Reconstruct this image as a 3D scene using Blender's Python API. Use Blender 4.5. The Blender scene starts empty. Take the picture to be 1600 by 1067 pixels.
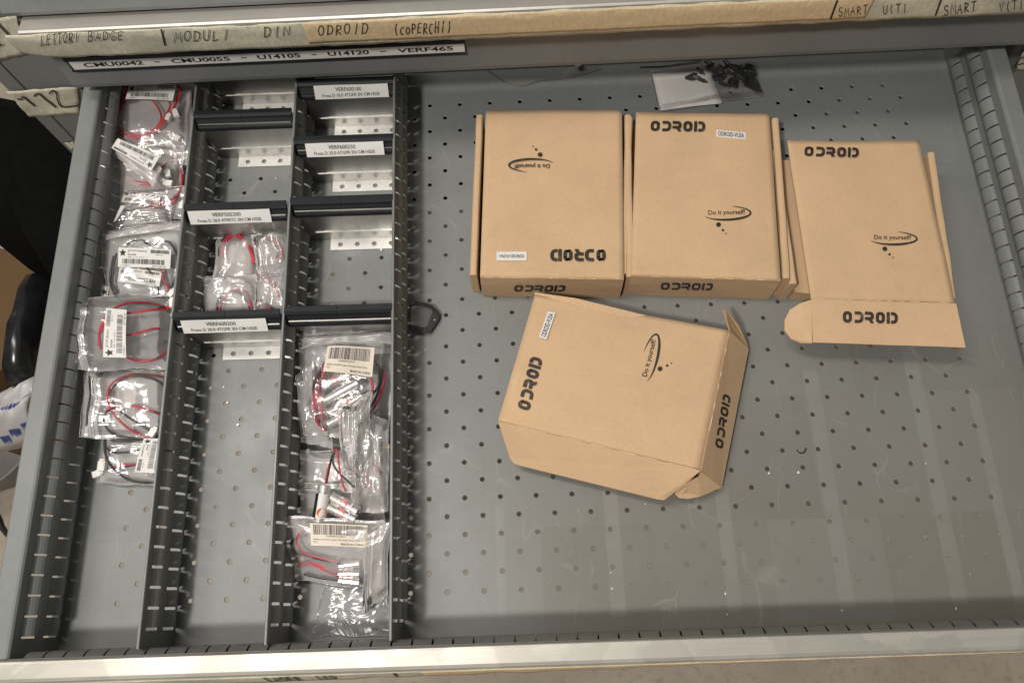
import bpy, bmesh, math, random
from mathutils import Vector as V, Matrix, noise
random.seed(7)
SC = bpy.context.scene
COL = SC.collection
R = math.radians

# ------------------------------------------------------------------ camera, world, lamps, exposure
CR = Matrix(((0.99906862, 0.03981247, 0.01663895), (-0.03216803, 0.9442154, -0.32775371), (-0.02875943, 0.3269132, 0.94461667)))
CC = V((0.09742569, -0.55146134, 0.76299383)); CF = 1243.54
cd = bpy.data.cameras.new('camera'); cam = bpy.data.objects.new('camera', cd); COL.objects.link(cam)
cam.matrix_world = Matrix.Translation(CC) @ CR.to_4x4()
cd.sensor_fit = 'HORIZONTAL'; cd.sensor_width = 36; cd.lens = CF / 1600 * 36
cd.clip_start = .02; cd.clip_end = 50
SC.camera = cam
W = bpy.data.worlds.new('World'); SC.world = W; W.use_nodes = True
wn = W.node_tree.nodes; wl = W.node_tree.links
bg = wn['Background']; bg.inputs['Strength'].default_value = 0.24
_tc = wn.new('ShaderNodeTexCoord'); _sp = wn.new('ShaderNodeSeparateXYZ'); _rp = wn.new('ShaderNodeValToRGB'); _mr = wn.new('ShaderNodeMapRange')
wl.new(_tc.outputs['Generated'], _sp.inputs[0]); wl.new(_sp.outputs['Z'], _mr.inputs['Value'])
_mr.inputs['From Min'].default_value = -1; _mr.inputs['From Max'].default_value = 1
wl.new(_mr.outputs[0], _rp.inputs[0]); wl.new(_rp.outputs[0], bg.inputs['Color'])
_rp.color_ramp.elements[0].color = (.10, .085, .07, 1); _rp.color_ramp.elements[1].color = (1, .97, .92, 1)
_rp.color_ramp.elements[0].position = .40; _rp.color_ramp.elements[1].position = .75

def area(name, loc, target, sx, sy, power, col):
    l = bpy.data.lights.new(name, 'AREA'); l.shape = 'RECTANGLE'; l.size = sx; l.size_y = sy; l.energy = power; l.color = col
    o = bpy.data.objects.new(name, l); COL.objects.link(o); o.location = loc
    o.rotation_euler = (V(target) - V(loc)).to_track_quat('-Z', 'Y').to_euler(); return o
area('key_lamp', (-.62, -1.18, 2.1), (.1, -.28, 0), .16, .18, 36, (1, .955, .89))
area('ceiling_lamp', (-.80, -.02, 2.3), (.1, -.25, 0), .30, 1.3, 27, (1, .95, .88))
SC.view_settings.view_transform = 'Standard'; SC.view_settings.look = 'None'
SC.view_settings.exposure = 0.02; SC.view_settings.gamma = 1; SC.view_settings.use_curve_mapping = False
SC.render.engine = 'CYCLES'
SC.cycles.transparent_max_bounces = 24; SC.cycles.max_bounces = 10

# ------------------------------------------------------------------ geometry of the photograph: a pixel to a point on a real plane
def ray(x, y): return (CR @ V(((x - 800) / CF, -(y - 533.5) / CF, -1.0)))
def P(x, y, z=0.0):
    d = ray(x, y); return CC + d * ((z - CC.z) / d.z)
def PY(x, y, Y):
    d = ray(x, y); return CC + d * ((Y - CC.y) / d.y)
def PP(x, y, a, n):
    d = ray(x, y); return CC + d * ((a - CC).dot(n) / d.dot(n))

# ------------------------------------------------------------------ materials
def mat(name):
    m = bpy.data.materials.new(name); m.use_nodes = True
    nt = m.node_tree; return m, nt, nt.nodes['Principled BSDF']
def nd(nt, t, **k):
    n = nt.nodes.new(t)
    for a, b in k.items():
        if a in n.inputs: n.inputs[a].default_value = b
        else: setattr(n, a, b)
    return n
def noise_n(nt, scale, detail=4, vec=None, rough=.55, dist=0):
    n = nd(nt, 'ShaderNodeTexNoise'); n.inputs['Scale'].default_value = scale; n.inputs['Detail'].default_value = detail
    n.inputs['Roughness'].default_value = rough; n.inputs['Distortion'].default_value = dist
    if vec is not None: nt.links.new(vec, n.inputs['Vector'])
    return n.outputs['Fac']
def geo_pos(nt): return nd(nt, 'ShaderNodeNewGeometry').outputs['Position']
def mapv(nt, vec, scale=(1, 1, 1), rot=(0, 0, 0)):
    n = nd(nt, 'ShaderNodeMapping'); n.inputs['Scale'].default_value = scale; n.inputs['Rotation'].default_value = rot
    nt.links.new(vec, n.inputs['Vector']); return n.outputs[0]
def ramp(nt, fac, stops):
    n = nd(nt, 'ShaderNodeValToRGB'); e = n.color_ramp.elements
    while len(e) < len(stops): e.new(.5)
    for i, (p, c) in enumerate(stops):
        e[i].position = p; e[i].color = (c, c, c, 1) if isinstance(c, (int, float)) else (*c, 1)
    nt.links.new(fac, n.inputs[0]); return n.outputs[0]
def math_n(nt, op, a, b=None, c=None):
    n = nd(nt, 'ShaderNodeMath', operation=op)
    for i, v in enumerate((a, b, c)):
        if v is None: continue
        if isinstance(v, (int, float)): n.inputs[i].default_value = v
        else: nt.links.new(v, n.inputs[i])
    return n.outputs[0]
def mix(nt, fac, a, b, blend='MIX'):
    n = nd(nt, 'ShaderNodeMix', data_type='RGBA', blend_type=blend)
    if isinstance(fac, (int, float)): n.inputs[0].default_value = fac
    else: nt.links.new(fac, n.inputs[0])
    for i, v in ((6, a), (7, b)):
        if isinstance(v, tuple): n.inputs[i].default_value = (*v, 1)
        else: nt.links.new(v, n.inputs[i])
    return n.outputs[2]
def bump(nt, h, strength, dist, bs):
    n = nd(nt, 'ShaderNodeBump'); n.inputs['Strength'].default_value = strength; n.inputs['Distance'].default_value = dist
    nt.links.new(h, n.inputs['Height']); nt.links.new(n.outputs[0], bs.inputs['Normal']); return n

def simple(name, col, rough=.5, metal=0, vary=.12, scale=60, spec=.5, bmp=0, coat=0):
    m, nt, b = mat(name); p = geo_pos(nt)
    f = noise_n(nt, scale, 5, p)
    c = ramp(nt, f, [(.3, tuple(x * (1 - vary) for x in col)), (.7, tuple(min(1, x * (1 + vary)) for x in col))])
    nt.links.new(c, b.inputs['Base Color']); b.inputs['Roughness'].default_value = rough; b.inputs['Metallic'].default_value = metal
    b.inputs['Specular IOR Level'].default_value = spec; b.inputs['Coat Weight'].default_value = coat
    if bmp: bump(nt, noise_n(nt, scale * 6, 4, p), bmp, .001, b)
    return m

def paint(name, floor=False, base=(.182, .190, .187)):
    m, nt, b = mat(name); p = geo_pos(nt)
    big = noise_n(nt, 7, 5, p, .6); fine = noise_n(nt, 160, 3, p); 
    c = ramp(nt, big, [(.28, tuple(x * .86 for x in base)), (.72, tuple(x * 1.13 for x in base))])
    c = mix(nt, .25, c, ramp(nt, fine, [(.35, tuple(x * .85 for x in base)), (.65, tuple(x * 1.12 for x in base))]))
    rgh = ramp(nt, noise_n(nt, 18, 5, p), [(.3, .32), (.7, .48)])
    if floor:
        sx = nd(nt, 'ShaderNodeSeparateXYZ'); nt.links.new(p, sx.inputs[0]); X, Y = sx.outputs[0], sx.outputs[1]
        # pale stripes where dividers used to stand, brown shade painted into the colour to the front and right
        shade_tint = math_n(nt, 'MULTIPLY', ramp(nt, math_n(nt, 'ADD', math_n(nt, 'MULTIPLY', Y, -1.6), math_n(nt, 'MULTIPLY', noise_n(nt, 5, 4, p), .35)), [(.40, 0.), (.95, .9)]),
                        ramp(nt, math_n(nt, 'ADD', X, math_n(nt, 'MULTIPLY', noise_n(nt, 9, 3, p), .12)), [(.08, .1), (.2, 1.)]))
        c = mix(nt, shade_tint, c, (.168, .157, .133))
        st = None
        for x0, w, y0 in ((.172, .0068, -.40), (.277, .0064, -.43), (.378, .0070, -.33), (.4785, .0070, -.27), (.532, .005, -.36), (.0665, .004, -.45)):
            a = nd(nt, 'ShaderNodeMath', operation='COMPARE'); nt.links.new(math_n(nt, 'ADD', X, math_n(nt, 'MULTIPLY', noise_n(nt, 60, 2, p), .0016)), a.inputs[0])
            a.inputs[1].default_value = x0 + .0008; a.inputs[2].default_value = w
            lim = math_n(nt, 'MULTIPLY', math_n(nt, 'LESS_THAN', Y, y0), math_n(nt, 'GREATER_THAN', Y, -.553))
            k = math_n(nt, 'MULTIPLY', a.outputs[0], lim); st = k if st is None else math_n(nt, 'MAXIMUM', st, k)
        c = mix(nt, math_n(nt, 'MULTIPLY', st, ramp(nt, noise_n(nt, 30, 4, p), [(.3, .15), (.7, .40)])), c, (.262, .262, .240))
        # rectangular ghosts of things that lay here for years
        br = nd(nt, 'ShaderNodeTexBrick'); nt.links.new(mapv(nt, p, (1, 1, 1)), br.inputs['Vector']); br.inputs['Scale'].default_value = 1
        br.inputs['Brick Width'].default_value = .105; br.inputs['Row Height'].default_value = .118; br.inputs['Mortar Size'].default_value = .0005
        br.inputs['Color1'].default_value = (0, 0, 0, 1); br.inputs['Color2'].default_value = (1, 1, 1, 1); br.inputs['Mortar'].default_value = (.1, .1, .1, 1)
        c = mix(nt, math_n(nt, 'MULTIPLY', br.outputs[0], .17), c, (.27, .275, .265))
        # fine curved scratches
        sc = None
        for s, rz in ((9, .3), (14, 1.3), (22, 2.2)):
            wv = nd(nt, 'ShaderNodeTexVoronoi', feature='DISTANCE_TO_EDGE'); wv.inputs['Scale'].default_value = s
            nv = nd(nt, 'ShaderNodeTexNoise'); nv.inputs['Scale'].default_value = 6; nt.links.new(p, nv.inputs['Vector'])
            vm = nd(nt, 'ShaderNodeVectorMath', operation='ADD'); nt.links.new(mapv(nt, p, (1, .45, 1), (0, 0, rz)), vm.inputs[0])
            vs = nd(nt, 'ShaderNodeVectorMath', operation='SCALE'); vs.inputs['Scale'].default_value = .12; nt.links.new(nv.outputs['Color'], vs.inputs[0]); nt.links.new(vs.outputs[0], vm.inputs[1])
            nt.links.new(vm.outputs[0], wv.inputs['Vector'])
            k = math_n(nt, 'MULTIPLY', ramp(nt, wv.outputs[0], [(.0, 1.), (.010, 0.)]), ramp(nt, noise_n(nt, 8 + s, 3, mapv(nt, p, (1, 1, 1), (0, 0, rz))), [(.54, 0.), (.66, 1.)]))
            sc = k if sc is None else math_n(nt, 'MAXIMUM', sc, k)
        c = mix(nt, math_n(nt, 'MULTIPLY', sc, .28), c, (.36, .36, .33))
        spk = noise_n(nt, 420, 1, p); c = mix(nt, ramp(nt, spk, [(.22, .55), (.27, 0.)]), c, (.07, .07, .065))
    nt.links.new(c, b.inputs['Base Color']); nt.links.new(rgh, b.inputs['Roughness']); b.inputs['Specular IOR Level'].default_value = .5
    bump(nt, noise_n(nt, 500, 2, p), .08, .0006, b)
    return m

M = {}
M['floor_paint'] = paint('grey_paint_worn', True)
M['paint'] = paint('grey_paint')
M['paint_dark'] = paint('grey_paint_dividers', base=(.20, .20, .182))
M['paint_frame'] = paint('grey_paint_frame', base=(.15, .155, .152))

def alu(name, base, rough, streak=(1, 300, 300), stains=0.):
    m, nt, b = mat(name); p = geo_pos(nt)
    s = noise_n(nt, 3, 4, mapv(nt, p, streak)); bl = noise_n(nt, 14, 4, p, .5, .8)
    c = ramp(nt, s, [(.3, tuple(x * .85 for x in base)), (.7, base)])
    if stains:
        vo = nd(nt, 'ShaderNodeTexVoronoi'); vo.inputs['Scale'].default_value = 30; nt.links.new(mapv(nt, p, (.55, 1, 1)), vo.inputs['Vector'])
        c = mix(nt, math_n(nt, 'MULTIPLY', ramp(nt, bl, [(.46, 0.), (.50, 1.)]), stains), c, tuple(x * .72 for x in base))
        c = mix(nt, math_n(nt, 'MULTIPLY', vo.outputs['Color'], stains * .45), c, tuple(min(1, x * 1.18) for x in base))
    nt.links.new(c, b.inputs['Base Color']); b.inputs['Metallic'].default_value = 1 if not stains else .55
    nt.links.new(ramp(nt, bl, [(.3, rough * .85), (.7, rough * 1.2)]), b.inputs['Roughness'])
    bump(nt, s, .06, .0005, b); return m
M['alu'] = alu('brushed_aluminium_sheet', (.46, .45, .43), .40, (260, 260, 2))
M['alu_handle'] = alu('aluminium_handle', (.53, .505, .45), .42, (2, 300, 300), .8)
M['alu_top'] = alu('aluminium_handle_dull', (.55, .52, .47), .42, (2, 300, 300), .3)

M['alu_foot'] = alu('aluminium_foot', (.60, .59, .565), .42, (260, 260, 2), .12)
def card(name, base):
    m, nt, b = mat(name); p = geo_pos(nt)
    f = noise_n(nt, 320, 3, p); big = noise_n(nt, 16, 5, p)
    c = ramp(nt, big, [(.3, tuple(x * .93 for x in base)), (.7, tuple(x * 1.05 for x in base))])
    c = mix(nt, .22, c, ramp(nt, f, [(.35, tuple(x * .86 for x in base)), (.65, tuple(x * 1.10 for x in base))]))
    sm = noise_n(nt, 11, 6, mapv(nt, p, (1, 1.6, 1), (0, 0, .4)), .7, .6)
    c = mix(nt, ramp(nt, sm, [(.52, 0.), (.70, .30)]), c, tuple(x * .74 for x in base))
    c = mix(nt, ramp(nt, noise_n(nt, 26, 5, mapv(nt, p, (1, .3, 1), (0, 0, 1.1)), .7), [(.60, 0.), (.72, .35)]), c, tuple(min(1, x * 1.16) for x in base))
    fib = noise_n(nt, 240, 2, mapv(nt, p, (1, .25, 1), (0, 0, .6)))
    c = mix(nt, ramp(nt, fib, [(.72, 0.), (.78, .40)]), c, (.66, .48, .29))
    c = mix(nt, ramp(nt, noise_n(nt, 500, 1, p), [(.20, .6), (.25, 0.)]), c, (.25, .15, .07))
    nt.links.new(c, b.inputs['Base Color']); b.inputs['Roughness'].default_value = .82; b.inputs['Specular IOR Level'].default_value = .25
    h = math_n(nt, 'ADD', math_n(nt, 'MULTIPLY', f, .25), noise_n(nt, 34, 5, p)); bump(nt, h, .22, .0016, b); return m
M['card'] = card('brown_cardboard', (.555, .378, .226))
M['card_edge'] = card('cardboard_raw_edge', (.40, .26, .14))
M['card_shaded'] = card('shaded_cardboard', (.14, .082, .038))  # base darkened to paint in the shade left of the drawer
M['ink'] = simple('black_ink', (.012, .011, .010), .6, vary=.3)
_m, _nt, _b = mat('rubbed_box_print'); _p = geo_pos(_nt)
_nt.links.new(mix(_nt, ramp(_nt, noise_n(_nt, 130, 5, _p, .75), [(.56, 0.), (.74, .55)]), mix(_nt, ramp(_nt, noise_n(_nt, 14, 3, _p), [(.3, 0.), (.7, 1.)]), (.014, .012, .010), (.034, .027, .021)), (.30, .20, .115)), _b.inputs['Base Color']); _b.inputs['Roughness'].default_value = .55
M['print'] = _m
M['ink_soft'] = simple('grey_thermal_print', (.09, .085, .085), .6)
M['marker'] = simple('black_marker_ink', (.018, .014, .018), .5)
M['pen'] = simple('pen_ink', (.022, .018, .015), .6)
M['paper'] = simple('white_label_paper', (.66, .64, .615), .55, vary=.03)
M['paper_cream'] = simple('cream_label_paper', (.66, .585, .485), .6, vary=.04)
M['paper_grey'] = simple('plain_paper', (.62, .59, .57), .7, vary=.03)
M['black_plastic'] = simple('black_label_holder_plastic', (.013, .014, .017), .5, vary=.2, spec=.25)
M['black_rubber'] = simple('black_plastic_matt', (.014, .014, .014), .5, vary=.3)
M['wire_red'] = simple('red_wire_insulation', (.46, .020, .045), .38, vary=.15)
M['wire_black'] = simple('black_wire_insulation', (.022, .018, .020), .4, vary=.2)
M['wire_grey'] = simple('thin_grey_wire', (.16, .14, .115), .5)
M['white_plastic'] = simple('white_connector_plastic', (.78, .76, .72), .35, vary=.04)
M['chrome'] = simple('chromed_metal', (.80, .78, .76), .24, metal=.75, vary=.06)
M['brass'] = simple('brass', (.72, .55, .26), .22, metal=1, vary=.1)
M['red_label'] = simple('red_sticker', (.55, .055, .045), .4, vary=.15)
M['orange_label'] = simple('orange_sticker', (.62, .16, .04), .4)
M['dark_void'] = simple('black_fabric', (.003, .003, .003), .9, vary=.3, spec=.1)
M['black_wrap'] = simple('black_stretch_wrap', (.012, .012, .013), .22, vary=.3)
M['white_bag'] = simple('white_sack_plastic', (.52, .50, .50), .4, vary=.15, scale=25)
M['blue_print'] = simple('blue_print', (.03, .06, .30), .5)
M['grey_sheet'] = simple('grey_sheet_metal', (.20, .19, .175), .5, vary=.2, scale=12)
M['screw'] = simple('zinc_screw', (.6, .56, .54), .35, metal=.7)

def tape_mat(name, orange=False):
    m, nt, b = mat(name); p = geo_pos(nt)
    f = noise_n(nt, 170, 4, mapv(nt, p, (1.6, 1, .8)), .7); g = noise_n(nt, 20, 4, p)
    sx = nd(nt, 'ShaderNodeSeparateXYZ'); nt.links.new(p, sx.inputs[0])
    a, bb = ((.57, .42, .24), (.69, .55, .35)) if orange else ((.48, .455, .345), (.72, .68, .52))
    c = ramp(nt, f, [(.3, a), (.7, bb)])
    if not orange: c = mix(nt, ramp(nt, g, [(.42, 0.), (.62, .65)]), c, (.36, .35, .29))
    nt.links.new(c, b.inputs['Base Color']); b.inputs['Roughness'].default_value = .72
    bump(nt, f, .6, .0011, b); return m
M['tape'] = tape_mat('masking_tape_cream'); M['tape_orange'] = tape_mat('masking_tape_orange', True)

def film(name, milky, rough=.14, bstr=.55, tint=(.93, .92, .92), gloss=.05):
    m = bpy.data.materials.new(name); m.use_nodes = True; nt = m.node_tree; nt.nodes.remove(nt.nodes['Principled BSDF'])
    out = nt.nodes['Material Output']; p = geo_pos(nt)
    tr = nd(nt, 'ShaderNodeBsdfTransparent'); tr.inputs[0].default_value = (*tint, 1)
    df = nd(nt, 'ShaderNodeBsdfDiffuse'); df.inputs[0].default_value = (.82, .785, .775, 1)
    gl = nd(nt, 'ShaderNodeBsdfGlossy'); gl.inputs['Roughness'].default_value = rough; gl.inputs[0].default_value = (1, 1, 1, 1)
    h = noise_n(nt, 26, 3, p, .5, 1.2)
    bp = nd(nt, 'ShaderNodeBump'); bp.inputs['Strength'].default_value = bstr; bp.inputs['Distance'].default_value = .006; nt.links.new(h, bp.inputs['Height'])
    nt.links.new(bp.outputs[0], gl.inputs['Normal'])
    fr = nd(nt, 'ShaderNodeFresnel'); fr.inputs[0].default_value = 1.5; nt.links.new(bp.outputs[0], fr.inputs['Normal'])
    m1 = nd(nt, 'ShaderNodeMixShader'); nt.links.new(ramp(nt, noise_n(nt, 14, 2, p), [(.3, milky * .8), (.7, milky * 1.25)]), m1.inputs[0])
    nt.links.new(tr.outputs[0], m1.inputs[1]); nt.links.new(df.outputs[0], m1.inputs[2])
    m2 = nd(nt, 'ShaderNodeMixShader'); nt.links.new(math_n(nt, 'ADD', fr.outputs[0], gloss), m2.inputs[0])
    nt.links.new(m1.outputs[0], m2.inputs[1]); nt.links.new(gl.outputs[0], m2.inputs[2])
    nt.links.new(m2.outputs[0], out.inputs['Surface']); return m
M['film'] = film('clear_plastic_film', .05, .15, .32, (.975, .97, .97), .04); M['film_base'] = film('clear_film_backing', .36, .5, .10, (.93, .92, .92), .0)
M['film_milky'] = film('milky_plastic_film', .24, .2, .28)
M['film_clear'] = film('crinkled_cellophane', .03, .16, .35, (.97, .97, .97), .02)
M['film_zip'] = film('zip_strip_film', .34, .2, .3)
M['film_dark'] = film('dark_clear_window', .02, .55, .05, (.55, .55, .53))

def concrete():
    m, nt, b = mat('concrete_floor'); p = geo_pos(nt)
    a = noise_n(nt, 5, 6, p, .65); f = noise_n(nt, 60, 5, p, .7)
    c = ramp(nt, a, [(.3, (.36, .30, .235)), (.7, (.50, .43, .345))])
    c = mix(nt, ramp(nt, f, [(.52, 0.), (.68, .6)]), c, (.27, .225, .18))
    nt.links.new(c, b.inputs['Base Color']); b.inputs['Roughness'].default_value = .7; bump(nt, f, .3, .002, b); return m
M['concrete'] = concrete()

# ------------------------------------------------------------------ mesh building
ORG = {}
class MB:
    def __init__(s): s.v = []; s.f = []; s.m = []; s.mats = []; s.cur = 0
    def use(s, key):
        if key not in s.mats: s.mats.append(key)
        s.cur = s.mats.index(key); return s
    def add(s, vs, fs):
        o = len(s.v); s.v += [V(x) for x in vs]; s.f += [[i + o for i in f] for f in fs]; s.m += [s.cur] * len(fs); return s
    def quad(s, a, b, c, d): return s.add([a, b, c, d], [(0, 1, 2, 3)])
    def box(s, lo, hi):
        x0, y0, z0 = lo; x1, y1, z1 = hi
        return s.hexa([(x0, y0, z0), (x1, y0, z0), (x1, y1, z0), (x0, y1, z0)], [(x0, y0, z1), (x1, y0, z1), (x1, y1, z1), (x0, y1, z1)])
    def hexa(s, b, t):
        return s.add(list(b) + list(t), [(3, 2, 1, 0), (4, 5, 6, 7), (0, 1, 5, 4), (1, 2, 6, 5), (2, 3, 7, 6), (3, 0, 4, 7)])
    def grid(s, fn, nu, nv):
        vs = [fn(i / nu, j / nv) for j in range(nv + 1) for i in range(nu + 1)]
        w = nu + 1
        return s.add(vs, [(j * w + i, j * w + i + 1, (j + 1) * w + i + 1, (j + 1) * w + i) for j in range(nv) for i in range(nu)])
    def slab(s, fn, nu, nv, th, edge=None):
        """a curved panel with real thickness th (downward along -normal)"""
        top = [[V(fn(i / nu, j / nv)) for i in range(nu + 1)] for j in range(nv + 1)]
        n = (top[0][-1] - top[0][0]).cross(top[-1][0] - top[0][0]).normalized()
        if n.z < 0: n = -n
        vs = [p for r in top for p in r]; k = len(vs); vs += [p - n * th for p in vs[:k]]; w = nu + 1
        s.add(vs, [(j * w + i, j * w + i + 1, (j + 1) * w + i + 1, (j + 1) * w + i) for j in range(nv) for i in range(nu)] +
                  [(k + (j + 1) * w + i, k + (j + 1) * w + i + 1, k + j * w + i + 1, k + j * w + i) for j in range(nv) for i in range(nu)])
        c0 = s.cur
        if edge: s.use(edge)
        rim = [i for i in range(w)] + [j * w + nu for j in range(1, nv + 1)] + [nv * w + i for i in range(nu - 1, -1, -1)] + [j * w for j in range(nv - 1, 0, -1)]
        o = len(s.v) - 2 * k; L = len(rim)
        for q in range(L):
            a, b = rim[q], rim[(q + 1) % L]; s.f.append([o + a, o + k + a, o + k + b, o + b]); s.m.append(s.cur)
        s.cur = c0; return s
    def tube(s, pts, r, n=8, caps=True, r1=None):
        pts = [V(p) for p in pts]; rings = []; up = None
        for i, p in enumerate(pts):
            t = (pts[min(i + 1, len(pts) - 1)] - pts[max(i - 1, 0)]); t = t.normalized() if t.length > 1e-9 else V((0, 0, 1))
            if up is None: up = V((0, 0, 1)) if abs(t.z) < .9 else V((1, 0, 0))
            a = t.cross(up).normalized(); b = a.cross(t); up = b
            rr = r if r1 is None else r + (r1 - r) * i / (len(pts) - 1)
            rings.append([p + a * (math.cos(q * 2 * math.pi / n) * rr) + b * (math.sin(q * 2 * math.pi / n) * rr) for q in range(n)])
        vs = [x for rg in rings for x in rg]; fs = []
        for i in range(len(pts) - 1):
            for q in range(n): fs.append((i * n + q, i * n + (q + 1) % n, (i + 1) * n + (q + 1) % n, (i + 1) * n + q))
        if caps: fs.append(tuple(range(n - 1, -1, -1))); fs.append(tuple((len(pts) - 1) * n + q for q in range(n)))
        return s.add(vs, fs)
    def revolve(s, a, b, prof, n=18):
        """prof: list of (t along a->b in metres, radius)"""
        a, b = V(a), V(b); t = (b - a).normalized(); u = V((0, 0, 1)) if abs(t.z) < .9 else V((1, 0, 0)); e = t.cross(u).normalized(); g = e.cross(t)
        vs = []; fs = []
        for d, r in prof: vs += [a + t * d + e * (math.cos(q * 2 * math.pi / n) * r) + g * (math.sin(q * 2 * math.pi / n) * r) for q in range(n)]
        for i in range(len(prof) - 1):
            for q in range(n): fs.append((i * n + q, i * n + (q + 1) % n, (i + 1) * n + (q + 1) % n, (i + 1) * n + q))
        fs.append(tuple(range(n - 1, -1, -1))); fs.append(tuple((len(prof) - 1) * n + q for q in range(n)))
        return s.add(vs, fs)
    def ribbon(s, mp, pts, w, aspect=1.0, cap=True):
        """a pen stroke of width w along 2-D pts, through mp(x, y) -> point. x spans are scaled by aspect when offsetting"""
        p = [V((x * aspect, y)) for x, y in pts]
        q = [p[0]]
        for a in p[1:]:
            if (a - q[-1]).length > 1e-6: q.append(a)
        p = q
        if len(p) < 2: return s
        if cap:
            d0 = (p[0] - p[1]).normalized() * w * .4; d1 = (p[-1] - p[-2]).normalized() * w * .4; p[0] = p[0] + d0; p[-1] = p[-1] + d1
        vs = []
        closed = (p[0] - p[-1]).length < w * .9 and len(p) > 3
        for i in range(len(p)):
            a = (p[i] - p[i - 1]).normalized() if i > 0 else (p[1] - p[0]).normalized()
            b = (p[i + 1] - p[i]).normalized() if i < len(p) - 1 else a
            n = V((-(a.y + b.y), a.x + b.x)); n = n.normalized() if n.length > 1e-5 else V((-a.y, a.x))
            k = min(1.6, 1 / max(.4, n.dot(V((-a.y, a.x)))))
            for sg in (1, -1):
                c = p[i] + n * (sg * w * .5 * k); vs.append(mp(c.x / aspect, c.y))
        fs = [(2 * i, 2 * i + 1, 2 * i + 3, 2 * i + 2) for i in range(len(p) - 1)]
        return s.add(vs, fs)
    def poly(s, mp, pts): return s.add([mp(x, y) for x, y in pts], [tuple(range(len(pts)))])
    def ellipse(s, mp, cx, cy, rx, ry, n=18): return s.poly(mp, [(cx + rx * math.cos(2 * math.pi * i / n), cy + ry * math.sin(2 * math.pi * i / n)) for i in range(n)])
    def text(s, txt, mp, bold=0.0):
        vs, fs = text_mesh(txt, bold); return s.add([mp(x, y) for x, y in vs], fs)
    def build(s, name, parent=None, smooth=False, loc=None, bevel=0, angle=35):
        me = bpy.data.meshes.new(name); o = bpy.data.objects.new(name, me); COL.objects.link(o)
        if parent is not None: base = V((0, 0, 0)); off = ORG[parent.name]
        else: off = V(loc) if loc is not None else V((0, 0, 0))
        me.from_pydata([tuple(x - off) for x in s.v], [], s.f)
        for k in s.mats: me.materials.append(M[k])
        for i, p in enumerate(me.polygons): p.material_index = s.m[i]; p.use_smooth = smooth
        if parent is not None: o.parent = parent
        else: o.location = off
        ORG[o.name] = off
        if bevel:
            b = o.modifiers.new('bevel', 'BEVEL'); b.width = bevel; b.segments = 2; b.limit_method = 'ANGLE'; b.angle_limit = R(40)
        me.update(); return o
_tx = {}
def text_mesh(txt, bold=0.0):
    k = (txt, bold)
    if k in _tx: return _tx[k]
    c = bpy.data.curves.new('t', 'FONT'); c.body = txt; c.resolution_u = 3; c.offset = bold
    o = bpy.data.objects.new('t', c); COL.objects.link(o); dg = bpy.context.evaluated_depsgraph_get()
    me = bpy.data.meshes.new_from_object(o.evaluated_get(dg)); vs = [(v.co.x, v.co.y) for v in me.vertices]; fs = [tuple(p.vertices) for p in me.polygons]
    bpy.data.objects.remove(o); bpy.data.curves.remove(c); bpy.data.meshes.remove(me)
    x0 = min(v[0] for v in vs); x1 = max(v[0] for v in vs); y0 = min(v[1] for v in vs); y1 = max(v[1] for v in vs)
    _tx[k] = ([((x - x0) / (x1 - x0), (y - y0) / (y1 - y0)) for x, y in vs], fs); return _tx[k]

def tag(o, label=None, cat=None, group=None, kind=None):
    if label: o['label'] = label
    if cat: o['category'] = cat
    if group: o['group'] = group
    if kind: o['kind'] = kind
    return o
def thing(name, label, cat, loc=(0, 0, 0), group=None):
    o = bpy.data.objects.new(name, None); COL.objects.link(o); o.location = loc; o.empty_display_size = .02; ORG[o.name] = V(loc)
    return tag(o, label, cat, group)
def copy_tree(o, parent=None):
    c = o.copy(); COL.objects.link(c); c.parent = parent; ORG[c.name] = ORG[o.name]
    for ch in list(o.children): copy_tree(ch, c)
    return c
def aff(p0, px, py, lift=0.0, n=None):
    """unit square -> plane: p0 lower left, px lower right, py upper left"""
    p0, px, py = V(p0), V(px), V(py); ex, ey = px - p0, py - p0
    if n is None: n = ex.cross(ey).normalized()
    return lambda x, y: p0 + ex * x + ey * y + n * lift
def bil(c, lift=0.0):
    """c: lower left, lower right, upper right, upper left"""
    c = [V(q) for q in c]; n = (c[1] - c[0]).cross(c[3] - c[0]).normalized()
    if n.z < 0: n = -n
    return lambda x, y: (c[0] * (1 - x) + c[1] * x) * (1 - y) + (c[3] * (1 - x) + c[2] * x) * y + n * lift
def sub(mp, x0, y0, x1, y1): return lambda x, y: mp(x0 + (x1 - x0) * x, y0 + (y1 - y0) * y)
def smooth_path(p, n=10):
    p = [V(x) for x in p]; out = []
    for i in range(len(p) - 1):
        a, b, c, d = p[max(0, i - 1)], p[i], p[i + 1], p[min(len(p) - 1, i + 2)]
        for k in range(n):
            t = k / n
            out.append(.5 * ((2 * b) + (c - a) * t + (2 * a - 5 * b + 4 * c - d) * t * t + (3 * b - a - 3 * c + d) * t ** 3))
    return out + [p[-1]]
def nz(x, y, s, seed=0): return noise.noise(V((x * s, y * s, seed * 7.31)))

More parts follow.
